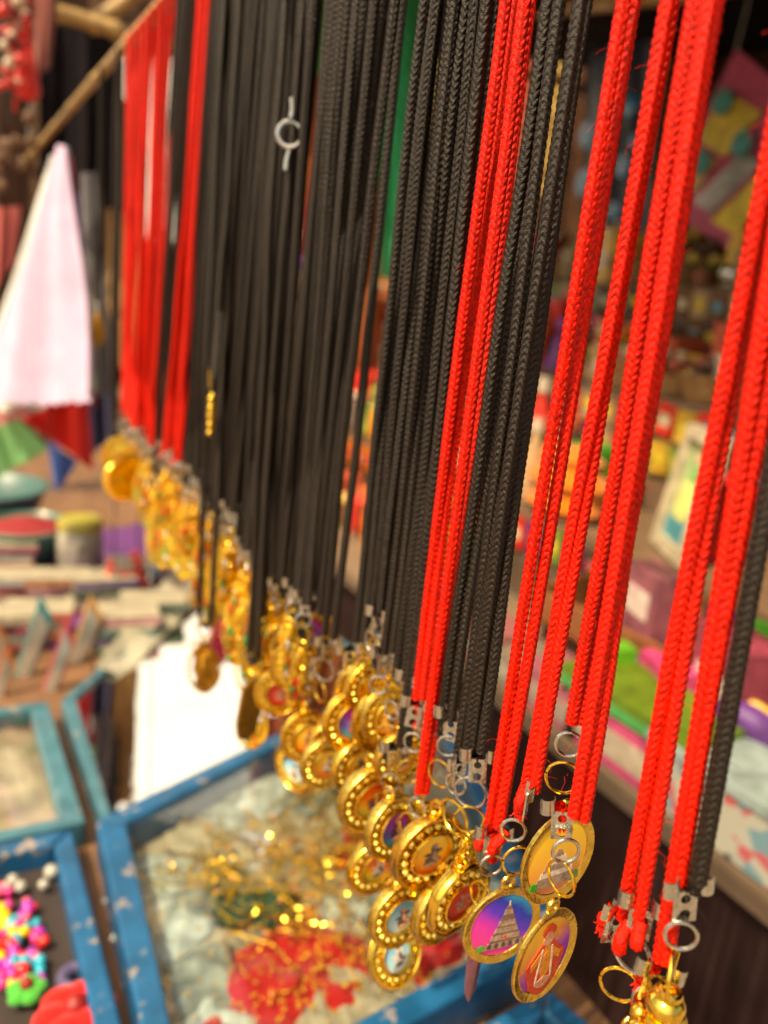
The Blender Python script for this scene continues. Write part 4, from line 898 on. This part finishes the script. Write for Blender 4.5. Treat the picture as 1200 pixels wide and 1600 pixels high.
for pp, Y_, c, lb in (([(64, 932), (83, 968), (38, 1086), (22, 1062)], .84, (.02, .26, .26), 'teal edged glossy card case standing on the table'), ([(106, 966), (117, 1004), (80, 1108), (64, 1092)], .80, (.50, .04, .07), 'red edged pale card case next to the teal one'),
    ([(143, 932), (161, 964), (124, 1062), (102, 1046)], .86, (.62, .30, .08), 'orange edged silver card case by the wrapped roll'), ([(12, 1012), (22, 1040), (2, 1105), (-14, 1090)], .80, (.65, .20, .05), 'orange card case cut by the frame edge'), ([(-4, 970), (12, 1000), (-6, 1060), (-24, 1050)], .88, (.60, .22, .05), 'small orange case behind the teal case')):
    W_ = [atY(*p, Y_) for p in pp]; ctr = sum(W_, Vector()) / 4; t = thing('card_case', lb, 'card case', ctr)
    slab(t, 'cover', [p - ctr for p in W_], mat(lb[:12].replace(' ', '_') + 'edge', c, .35), .006)
    slab(t, 'glossy_face', [(p - ctr) * .80 + Vector((-.001, 0, 0)) for p in W_], GLS, .001, -.0012)
P_ = [atZ(150, 1040, TZ + .012), atZ(190, 1066, TZ + .004), atZ(345, 900, TZ + .020), atZ(292, 862, TZ + .045)]; ctr = sum(P_, Vector()) / 4
rp = thing('wrapped_panel', 'long plastic wrapped cream panel leaning beyond the mirror bright tray', 'panel', ctr)
G_ = np.zeros((26, 12, 3))
for i in range(26):
    for j_ in range(12):
        u_, v_ = i / 25, j_ / 11; p = (P_[0] * (1 - v_) + P_[1] * v_) * (1 - u_) + (P_[3] * (1 - v_) + P_[2] * v_) * u_ - ctr
        G_[i, j_] = (p.x, p.y, p.z + .003 * math.sin(u_ * 21 + v_ * 3) * math.sin(v_ * 3.1) + .002 * math.sin(u_ * 9 - v_ * 7))
G2 = G_.copy(); G2[..., 2] -= .008
obj('plastic_wrap', MB().grid(G_[:, ::-1]).grid(G2), mat('cream_wrapped', (.42, .39, .29), .10, nscale=25, var=.4, bump=.8, bscale=60, coat=1.0), rp)
PURP = mat('purple_felt', (.12, .03, .16), .9, nscale=30)
o = crumple('purple_mat', 'purple cloth spread under the jar and bowl', 'cloth', 110, 900, .5, .45, PURP, .003, z=TZ - .011, yaw=.1)
COLS = [(.55, .10, .08), (.62, .52, .38), (.10, .22, .20), (.55, .42, .30), (.42, .08, .14), (.20, .14, .30), (.60, .25, .10), (.50, .50, .46), (.08, .16, .10), (.65, .30, .32)]
k = 0
PKM = [MB().box((0, 0, 0), (.075, .045, .006)).mesh('booklet_cover', mat('booklet_' + str(i), c, .4, nscale=70, var=.55)) for i, c in enumerate(COLS)]
PGE = MB().box((0, 0, 0), (.073, .043, .003)).mesh('pages', CREAMB)
CN = ['crimson', 'cream', 'dark teal', 'tan', 'wine red', 'violet', 'orange', 'pale grey', 'bottle green', 'pink']
ST = [(5, 1010), (62, 1000), (190, 1010), (230, 985), (20, 945), (95, 945), (160, 950), (10, 895), (205, 925), (280, 870)]
for sidx, (px, py) in enumerate(ST):
    base = atZ(px, py, TZ - .011)
    for j in range(4):
        ci_ = (k * 7 + sidx) % 10; t = thing('booklet', CN[ci_] + ' booklet in the short stacks on the table beyond the trays', 'booklet', base + Vector((random.uniform(-.006, .006), random.uniform(-.004, .004), .0052 + j * .0108)), (0, 0, random.uniform(-.3, .3)), group=CN[ci_] + ' stacked booklets')
        link('booklet_cover', PKM[ci_], t); link('pages', PGE, t, (0, 0, .005)); k += 1
bw = thing('plastic_bowl', 'teal plastic bowl full of red powder on the table', 'bowl', atZ(42, 872, TZ - .008))
obj('bowl_wall', MB().lathe([(.0, 0), (.035, 0), (.055, .03), (.062, .05), (.065, .051), (.062, .053), (.058, .049), (.05, .03), (.0, .012)], 36), mat('teal_plastic', (.05, .17, .12), .35, coat=.3), bw)
obj('red_powder', MB().lathe([(.057, .046), (.03, .056), (.0001, .062)], 30), mat('red_powder', (.28, .015, .02), .95, nscale=300, bump=1), bw)
bw = thing('plastic_bowl', 'larger dark teal bowl under the rim of the red powder bowl', 'bowl', atZ(20, 862, TZ - .008) + Vector((-.03, .12, 0)))
obj('bowl_wall', MB().lathe([(.0, 0), (.05, 0), (.08, .04), (.09, .07), (.094, .071), (.09, .073), (.083, .068), (.07, .04), (.0, .012)], 36), mat('dark_teal_plastic', (.05, .13, .12), .4), bw)
jr = thing('lidded_jar', 'cloudy plastic jar with a yellow lid beside the bowls', 'jar', atZ(126, 892, TZ - .008))
obj('jar_body', MB().lathe([(.0, 0), (.026, .0), (.030, .005), (.031, .05), (.028, .06), (.025, .064), (0, .064)], 28), mat('cloudy_plastic', (.42, .38, .30), .25, nscale=60, var=.5, coat=.5), jr)
obj('lid', MB().lathe([(.027, .062), (.030, .063), (.030, .074), (.027, .077), (0, .077)], 28), mat('yellow_plastic', (.42, .36, .07), .35), jr)

# ================================================================== GOODS on the stepped stall
def m_(c, r=.5, **k):
    key = 'goods_%d_%d_%d' % tuple(int(v * 99) for v in c) + ('m' if k.get('metal') else '')
    return mat(key, c, r, nscale=60, var=.4, bump=.15, **k)
PALW = [('brown', (.20, .08, .03)), ('orange', (.75, .18, .01)), ('olive green', (.20, .28, .04)), ('tan', (.48, .30, .15)), ('cream', (.45, .34, .20)), ('rust red', (.45, .07, .03)), ('leaf green', (.04, .24, .02)), ('golden', (.65, .38, .05)), ('dark brown', (.07, .035, .02)), ('purple', (.14, .03, .18)), ('pink', (.50, .09, .14)), ('scarlet', (.70, .03, .02))]
def goods(kind, cname, c, loc, tier, yaw=None, s=1.0):
    x, y, z = loc; yaw = random.uniform(-.5, .5) if yaw is None else yaw
    tn_ = ['the counter', 'the lowest step', 'the middle step', 'the top step'][tier]
    def T(name, what, cat): return thing(name, '%s %s on %s of the stepped stall' % (cname, what, tn_), cat, (x, y, z + .0015), (0, 0, yaw), group='%s %s goods on %s' % (cname, cat, tn_))
    M2 = m_(c); L = m_((.60, .52, .40)); 
    if kind == 'box':
        w_, d_, h_ = random.uniform(.05, .075) * s, random.uniform(.05, .08) * s, random.uniform(.05, .10) * s; t = T('carton', 'carton with a pale label', 'carton')
        obj('carton_body', MB().box((0, 0, h_ * .4), (w_, d_, h_ * .8)), M2, t, smooth=False); obj('carton_lid', MB().box((0, 0, h_ * .9), (w_ * 1.04, d_ * 1.04, h_ * .19)), M2, t, smooth=False)
        obj('label_patch', MB().box((-w_ / 2 - .0006, 0, h_ * .42), (.001, d_ * .6, h_ * .4)), L, t, smooth=False)
    elif kind == 'jar':
        r_ = random.uniform(.018, .028) * s; h_ = random.uniform(.06, .10) * s; t = T('jar', 'jar with a screw lid', 'jar')
        obj('jar_body', MB().lathe([(0, 0), (r_ * .9, 0), (r_, .005), (r_, h_ * .75), (r_ * .7, h_ * .85), (r_ * .7, h_ * .9)], 20), m_(c, .2, coat=.5), t)
        obj('lid', MB().lathe([(r_ * .8, h_ * .86), (r_ * .8, h_), (0, h_ * 1.01)], 20), m_((.5, .1, .05)), t)
    elif kind == 'bottle':
        r_ = .016 * s; t = T('bottle', 'slim bottle with a cap', 'bottle')
        obj('bottle_body', MB().lathe([(0, 0), (r_, 0), (r_, .07 * s), (r_ * .4, .095 * s), (r_ * .4, .11 * s)], 18), m_(c, .15, coat=.6), t); obj('cap', MB().lathe([(r_ * .5, .105 * s), (r_ * .5, .122 * s), (0, .123 * s)], 14), L, t)
    elif kind == 'figurine':
        t = T('figurine', 'small carved seated figurine', 'figurine')
        obj('body', MB().lathe([(0, 0), (.024 * s, 0), (.026 * s, .012 * s), (.017 * s, .03 * s), (.016 * s, .045 * s), (.006 * s, .055 * s)], 18, sy=.75), m_(c, .35), t)
        obj('head', MB().ball((0, 0, .066 * s), .012 * s, 12, 10), m_(c, .35), t); obj('base', MB().lathe([(0, -.001), (.03 * s, -.001), (.03 * s, .006), (0, .007)], 20), m_((.1, .05, .03)), t)
    elif kind == 'bangles':
        t = T('bangle_stack', 'stack of bangles', 'bangles')
        for q_ in range(7): obj('bangle', MB().torus((random.uniform(-.002, .002), 0, .004 + q_ * .0075), .028 * s, .0036, (0, 0, 1), 24, 6), m_(c, .25, metal=.3), t)
    elif kind == 'basket':
        t = T('basket', 'shallow basket heaped with small trinkets', 'basket')
        obj('basket_wall', MB().lathe([(0, 0), (.03 * s, 0), (.042 * s, .03 * s), (.045 * s, .03 * s), (.044 * s, .026 * s), (.03 * s, .01)], 24), m_((.3, .17, .07)), t)
        for q_ in range(12): obj('trinket', MB().ball((random.gauss(0, .018) * s, random.gauss(0, .018) * s, .03 * s + random.uniform(0, .012)), random.uniform(.006, .011) * s, 8, 6), m_(random.choice([c, c, (.6, .4, .1), (.3, .05, .03)]), .35), t)
    elif kind == 'bag':
        t = T('soft_pouch', 'drawstring pouch', 'pouch')
        obj('pouch_body', MB().lathe([(0, 0), (.025 * s, 0), (.029 * s, .02 * s), (.024 * s, .045 * s), (.012 * s, .060 * s), (.022 * s, .072 * s)], 9, sy=.7), m_(c, .8), t); obj('drawstring', MB().torus((0, 0, .062 * s), .013 * s, .002, (0, 0, 1), 16, 6), L, t)
    elif kind == 'bloom':
        t = T('artificial_flowers', 'bunch of artificial flowers', 'flowers')
        obj('pot', MB().lathe([(0, 0), (.016 * s, 0), (.022 * s, .03 * s), (.019 * s, .03 * s)], 16), m_((.3, .1, .05)), t)
        for q_ in range(7):
            a_ = q_ * .9; obj('flower_head', MB().ball((.022 * s * math.cos(a_), .022 * s * math.sin(a_), .05 * s + .012 * (q_ % 3)), .012 * s, 9, 7, (1, 1, .7)), m_(c if q_ % 3 else (.7, .5, .1), .7), t)
        for q_ in range(6):
            a_ = q_ * 1.05; obj('leaf', MB().ball((.03 * s * math.cos(a_), .03 * s * math.sin(a_), .036 * s), .013 * s, 7, 5, (1.3, .5, .3)), m_((.06, .22, .03), .6), t, rot=None)
KINDS = ['box', 'jar', 'bottle', 'figurine', 'bangles', 'basket', 'bag', 'bloom']
random.seed(21)
for tier, (x0, x1, z) in enumerate(SH):
    for row in range((1, 3, 3, 4)[tier]):
        y = .50 if tier == 0 else .26
        while y < 2.6:
            near = y < 1.0
            pal = PALW
            cn_, c_ = random.choices(pal, [5, 4, 2, 4, 2, 4, 1, 4, 4, 1, 1, 3])[0]
            kd = random.choices(KINDS, [4, 2, 2, 3, 2, 4, 1, 4] if tier > 1 else [5, 2, 2, 1, 2, 4, 1, 1])[0]
            if not (tier == 1 and .44 < y < .76) and not (tier == 0 and y < .80):
                goods(kd, cn_, c_, ((x0 + .035 + row * .058) if tier else x0 + .10, y + random.uniform(-.01, .01), z), tier, s=random.uniform(.80, 1.30))
            y += random.uniform(.042, .056) * (1 if y < 1.2 else 1.5)
random.seed(5)
# strips of small packets hung along the risers
PK = [MB().box((0, 0, 0), (.004, .030, .040)).mesh('packet', m_(c)) for _, c in PALW]
PL = [MB().box((0, 0, 0), (.001, .018, .015)).mesh('packet_label', m_(c)) for c in ((.65, .55, .35), (.6, .1, .1), (.1, .3, .35), (.7, .5, .05))]
for k in (1, 2, 3):
    x0, z = SH[k][0], SH[k][2]; lo = SH[k - 1][2]
    rows = [z - .028] + ([z - .075] if k > 1 else [])
    for rz in rows:
        y = .35
        while y < 2.3:
            cn_, c_ = random.choices(PALW, [5, 4, 2, 4, 2, 4, 1, 4, 4, 1, 1, 3])[0]; t = thing('packet_strip', 'strip of small %s and mixed packets hung along the riser of the stepped stall' % cn_, 'packets', (x0 - .004, y, rz), group='packet strips on the risers')
            for q_ in range(3):
                idx = random.choice([i for i, e_ in enumerate(PALW)]) if q_ % 2 else [e_[0] for e_ in PALW].index(cn_)
                pk = link('packet', PK[idx], t, (0, q_ * .034, random.uniform(-.003, .003)), (random.uniform(-.15, .15), -.08, 0)); link('packet_label', random.choice(PL), pk, (-.003, 0, 0))
            y += .104
# particular things beyond the near red cords
def boxed(label, px, py, X, d, c, z, yaw=0, stripe=None, cat='box', name='flat_box'):
    p = atX(px, py, X); t = thing(name, label, cat, (X + d[0] / 2, p.y, z + .0015), (0, 0, yaw))
    obj('box_body', MB().box((0, 0, d[2] / 2), d), m_(c), t, smooth=False)
    if stripe:
        for fz, hh, cc in stripe: obj('colour_band', MB().box((-d[0] / 2 - .0006, 0, d[2] * fz), (.001, d[1] * .96, d[2] * hh)), m_(cc), t, smooth=False)
    return t
ZC = SH[0][2]
X0 = .452
o = boxed('long pink box with a pale printed panel at the counter edge', 955, 1130, X0, (.06, .10, .040), (.50, .06, .16), ZC, .0, [(.5, .55, (.40, .32, .24))])
o = boxed('lime green box lying on top of the pink box', 970, 1075, X0, (.07, .14, .016), (.11, .18, .01), ZC + .0425, .03, [(.3, .5, (.05, .30, .08))])
o = boxed('second pink box further along the counter edge', 858, 1040, X0, (.06, .09, .034), (.34, .10, .13), ZC, 0, [(.5, .5, (.30, .22, .18))])
for i, (px, py, c, lb) in enumerate([(790, 985, (.22, .16, .12), 'pale cardboard box along the counter edge'), (735, 945, (.30, .10, .10), 'dull red box along the counter edge'), (690, 915, (.26, .21, .16), 'cream box along the counter edge next to the dull red one'), (650, 890, (.10, .10, .16), 'dark slate box along the counter edge'), (608, 868, (.28, .16, .13), 'dusty pink box far along the counter edge')]):
    boxed(lb, px, py, X0, (.06, .085, .030 + .004 * (i % 2)), c, ZC, 0, [(.5, .4, (.30, .26, .2))])
# printed floral cloth bundle at the counter end
FLN = None
def printed_mat():
    m, n, b = nodes('floral_print'); tc = n.nodes.new('ShaderNodeTexCoord')
    vo = n.nodes.new('ShaderNodeTexVoronoi'); vo.inputs['Scale'].default_value = 85; n.links.new(tc.outputs['Object'], vo.inputs['Vector'])
    cr = n.nodes.new('ShaderNodeValToRGB'); cr.color_ramp.interpolation = 'CONSTANT'; e = cr.color_ramp.elements
    e[0].position = 0; e[0].color = (.36, .34, .28, 1); e[1].position = .36; e[1].color = (.13, .24, .28, 1)
    for p_, c_ in ((.60, (.36, .35, .30)), (.72, (.42, .09, .10)), (.84, (.32, .31, .27)), (.93, (.04, .04, .06))):
        x = e.new(p_); x.color = (*c_, 1)
    sp = n.nodes.new('ShaderNodeSeparateColor'); n.links.new(vo.outputs['Color'], sp.inputs[0]); n.links.new(sp.outputs[0], cr.inputs[0]); n.links.new(cr.outputs[0], b.inputs['Base Color']); b.inputs['Roughness'].default_value = .6
    return m
t = thing('printed_box', 'white box printed with blue, red and black flowers at the near counter end', 'box', (X0 + .055, atX(1150, 1260, X0).y, ZC + .0015))
obj('box_body', MB().box((-.022, 0, .0225), (.066, .16, .045)), printed_mat(), t, smooth=False); obj('box_lid', MB().box((-.022, 0, .0485), (.070, .164, .007)), m_((.26, .33, .32)), t, smooth=False)
p = atX(1130, 1345, X0)
for i, yy in enumerate((-.10, -.20)):
    t = thing('printed_box', ['second flower printed box, partly past the frame', 'third flower printed box at the very end of the counter'][i], 'box', (X0 + .055, atX(1150, 1260, X0).y - .165 * (i + 1), ZC + .0015))
    obj('box_body', MB().box((-.022, 0, .0225), (.066, .155, .045)), printed_mat(), t, smooth=False)
# brown wooden tray on the counter
pw = atZ(985, 1010, ZC)
t = thing('wooden_tray', 'open brown wooden tray with compartments standing behind the lime box', 'tray', (.585, atX(960, 1000, .56).y, ZC + .045), (0, R(-6), .1))
obj('tray_floor', MB().box((0, 0, .002), (.11, .17, .004)), m_((.10, .035, .015)), t, smooth=False)
for cx, cy, dx, dy in ((0, .083, .11, .006), (0, -.083, .11, .006), (.052, 0, .006, .158), (-.052, 0, .006, .158), (0, 0, .094, .004)):
    obj('tray_side', MB().box((cx, cy, .020), (dx, dy, .032)), m_((.26, .09, .03)), t, smooth=False)
obj('tray_foot', MB().box((0, 0, -.0225), (.10, .15, .043)), m_((.12, .05, .03)), t, smooth=False)
# picture frame on the first step
pf = atX(1058, 760, .66)
t = thing('picture_frame', 'cream framed devotional picture in green and yellow, propped on the step', 'picture frame', (.665, pf.y, SH[1][2] + .0015), (0, 0, -.45))
H_, W_ = .135, .10
for cx, cz, dx, dz in ((0, H_ - .007, W_, .014), (0, .007, W_, .014), (-W_ / 2 + .007, H_ / 2, .014, H_ - .03), (W_ / 2 - .007, H_ / 2, .014, H_ - .03)):
    obj('frame_bar', MB().box((0, 0, 0), (.012, dx, dz)), m_((.55, .46, .32)), t, (0, cx, cz), smooth=False)
obj('backing', MB().box((.003, 0, H_ / 2), (.003, W_ - .026, H_ - .026)), m_((.38, .50, .22)), t, smooth=False)
obj('teal_band', MB().box((0.0008, 0, .026), (.001, W_ - .028, .022)), m_((.05, .30, .36)), t, smooth=False)
f_ = MB().lathe([(0, -.001), (.024, -.001), (.0, .0015)], 18, sx=1, axis='y'); obj('pale_figure', f_, m_((.80, .78, .25)), t, (-.0005, .005, .058), (0, 0, R(-90)))
obj('green_figure', MB().lathe([(0, -.001), (.014, -.001), (.0, .0015)], 18, axis='y'), m_((.25, .50, .18)), t, (-.0006, .002, .090), (0, 0, R(-90)))
obj('pink_face', MB().lathe([(0, -.001), (.008, -.001), (.0, .0015)], 18, axis='y'), m_((.70, .45, .30)), t, (-.0012, .003, .104), (0, 0, R(-90)))
t.rotation_euler = (0, R(8), R(-30))
# shelves pillar, pink / purple cartons near the frame
def standing(label, px, py, X, d, c, z, yaw=-.3, name='small_carton', cat='carton', lab=(.62, .55, .5)):
    t = thing(name, label, cat, (X, atX(px, py, X).y, z + .0015), (0, 0, yaw))
    obj('carton_body', MB().box((0, 0, d[2] / 2), d), m_(c), t, smooth=False); obj('label_patch', MB().box((-d[0] / 2 - .0006, 0, d[2] * .55), (.001, d[1] * .7, d[2] * .35)), m_(lab), t, smooth=False)
standing('pale pink carton with lettering rows under the picture frame', 1040, 830, .56, (.03, .055, .07), (.30, .09, .12), ZC + .06, lab=(.7, .55, .5))
standing('purple printed carton below the pale pink one', 1020, 905, .53, (.03, .055, .055), (.20, .04, .24), ZC, lab=(.5, .12, .2))
standing('neon green tube box beside the purple carton', 992, 885, .51, (.022, .022, .07), (.10, .40, .02), ZC, lab=(.3, .8, .1))
standing('second pink carton near the frame edge behind the black cord', 1190, 880, .55, (.04, .07, .11), (.28, .04, .07), ZC)
standing('magenta carton between the last two red cords', 1065, 960, .53, (.03, .05, .07), (.60, .05, .18), ZC)
standing('red carton high beside the frame edge', 1160, 640, .72, (.04, .05, .08), (.65, .01, .01), SH[1][2])
t = thing('soft_pouch', 'bright orange plush pouch leaning on the lowest step', 'pouch', (.66, atX(890, 740, .66).y, SH[1][2]), (0, 0, 0)); obj('pouch_body', MB().lathe([(0, 0), (.03, 0), (.042, .012), (.036, .030), (.044, .042), (.030, .062), (.034, .070), (.012, .084), (0, .085)], 11, sy=1.4), cmat('plush_orange', (.60, .15, .01)), t); obj('pouch_knot', MB().ball((0, .03, .07), .018, 10, 8), cmat('plush_orange', (0, 0, 0)), t)
t = thing('spool', 'violet tape spool with a yellow edge on the counter behind the black cord', 'spool', (.53, atX(1180, 1060, .53).y, ZC + .04), (0, R(70), .3)); obj('tape', MB().torus((0, 0, 0), .024, .013, (0, 0, 1), 28, 10), m_((.12, .03, .20)), t); obj('yellow_edge', MB().torus((0, 0, .012), .03, .004, (0, 0, 1), 28, 6), m_((.75, .45, .03)), t)
t = thing('spool', 'crimson round tin next to the wooden tray', 'tin', (.62, atX(1035, 940, .62).y, ZC + .002)); obj('tin_body', MB().lathe([(0, 0), (.035, 0), (.036, .04), (.03, .045), (0, .046)], 28), m_((.5, .02, .08)), t); obj('tin_lid', MB().lathe([(.037, .04), (.037, .05), (0, .052)], 28), m_((.10, .25, .30)), t)
t.name = 'round_tin'
for px, py in ((1126, 514), (1166, 516)):
    t = thing('steel_ball', ['polished steel ball ornament on the top step', 'second polished steel ball, half behind the red cord'][px > 1150], 'ornament', atX(px, py, 1.03)); t.location.z = SH[3][2] + .018
    obj('ball', MB().ball((0, 0, 0), .016, 20, 14), SILV, t); obj('foot', MB().lathe([(.006, -.014), (.010, -.018)], 12), SILV, t)
# hanging striped card of packets at the back
hk = thing('hanging_card', 'pink hanging card with yellow, silver and teal packets in slanting rows', 'hanging card', atX(1150, 200, 1.05), (0, 0, 0))
def hp(px, py, dx=0): return atX(px, py, 1.05 + dx) - hk.location
def quad3(pp, m, name, dx=0):
    P_ = [hp(px, py, dx) for px, py in pp]; B_ = [v + Vector((.003, 0, 0)) for v in P_]
    obj(name, MB().add([tuple(v) for v in P_ + B_], [(0, 1, 2, 3), (7, 6, 5, 4), (0, 4, 5, 1), (1, 5, 6, 2), (2, 6, 7, 3), (3, 7, 4, 0)]), m, hk, smooth=False)
quad3([(1150, 75), (1255, 165), (1140, 390), (1030, 320)], m_((.42, .05, .12)), 'card_backing')
quad3([(1135, 145), (1190, 175), (1130, 245), (1085, 215)], m_((.55, .40, .04)), 'yellow_packet', -.005)
quad3([(1075, 225), (1120, 250), (1085, 300), (1045, 280)], m_((.50, .40, .14)), 'yellow_packet', -.005)
quad3([(1160, 235), (1190, 255), (1110, 335), (1082, 315)], m_((.42, .38, .36), .2, metal=.6), 'silver_packet', -.005)
quad3([(1190, 270), (1230, 290), (1145, 365), (1110, 345)], m_((.62, .46, .04)), 'yellow_packet', -.005)
for px, py in ((1130, 160), (1160, 225), (1095, 255)):
    obj('teal_disc', MB().lathe([(0, .0), (.018, 0), (.018, .004), (0, .005)], 18, axis='y'), m_((.03, .22, .20)), hk, hp(px, py, -.012), (0, 0, R(-90)))
obj('hanging_string', MB().tube([hp(1150, 80), hp(1185, -60)], .0015, 6), m_((.3, .3, .28)), hk)
# blue sequinned bag
t = thing('sequinned_bag', 'navy bag with teal blue sequin patches hanging at the back', 'bag', atX(975, 200, 1.2))
P_ = [atX(px, py, 1.2) - t.location for px, py in ((915, 60), (1030, 60), (1020, 380), (905, 370))]
cloth_grid(*P_, m_((.012, .012, .035)), 'bag_body', t, folds=1.5, amp=.01)
for px, py, r_ in ((985, 165, .022), (920, 210, .028), (975, 260, .022), (915, 285, .03), (960, 330, .018), (995, 220, .014)):
    obj('sequin_patch', MB().lathe([(0, .0), (r_, 0), (r_ * .9, .004), (0, .006)], 18, axis='y'), m_((.0, .14, .30), .3), t, atX(px, py, 1.17) - t.location, (0, 0, R(-90)))
obj('bag_strap', MB().tube([atX(930, 62, 1.2) - t.location, atX(960, -60, 1.2) - t.location, atX(1010, 62, 1.2) - t.location], .004, 8), DARKC, t)
# garlands hung at the back wall
for i, (px, c, cn_) in enumerate([(760, (.55, .22, .05), 'amber'), (840, (.42, .06, .03), 'brick red'), (700, (.30, .30, .05), 'olive'), (885, (.5, .32, .08), 'golden'), (1010, (.30, .10, .04), 'brown'), (1045, (.50, .36, .22), 'straw')]):
    t = thing('flower_garland', cn_ + ' flower garland hanging from the back of the stall', 'garland', atX(px, 60, 1.33))
    for k in range(16):
        me = MB().ball((0, 0, 0), .020, 9, 7, (1, 1, .7)).mesh('blossom', m_(c, .8)) if k == 0 else me
        link('blossom', me, t, (random.uniform(-.006, .006), random.uniform(-.008, .008), -.025 * k + .03), (random.random(), random.random(), 0))
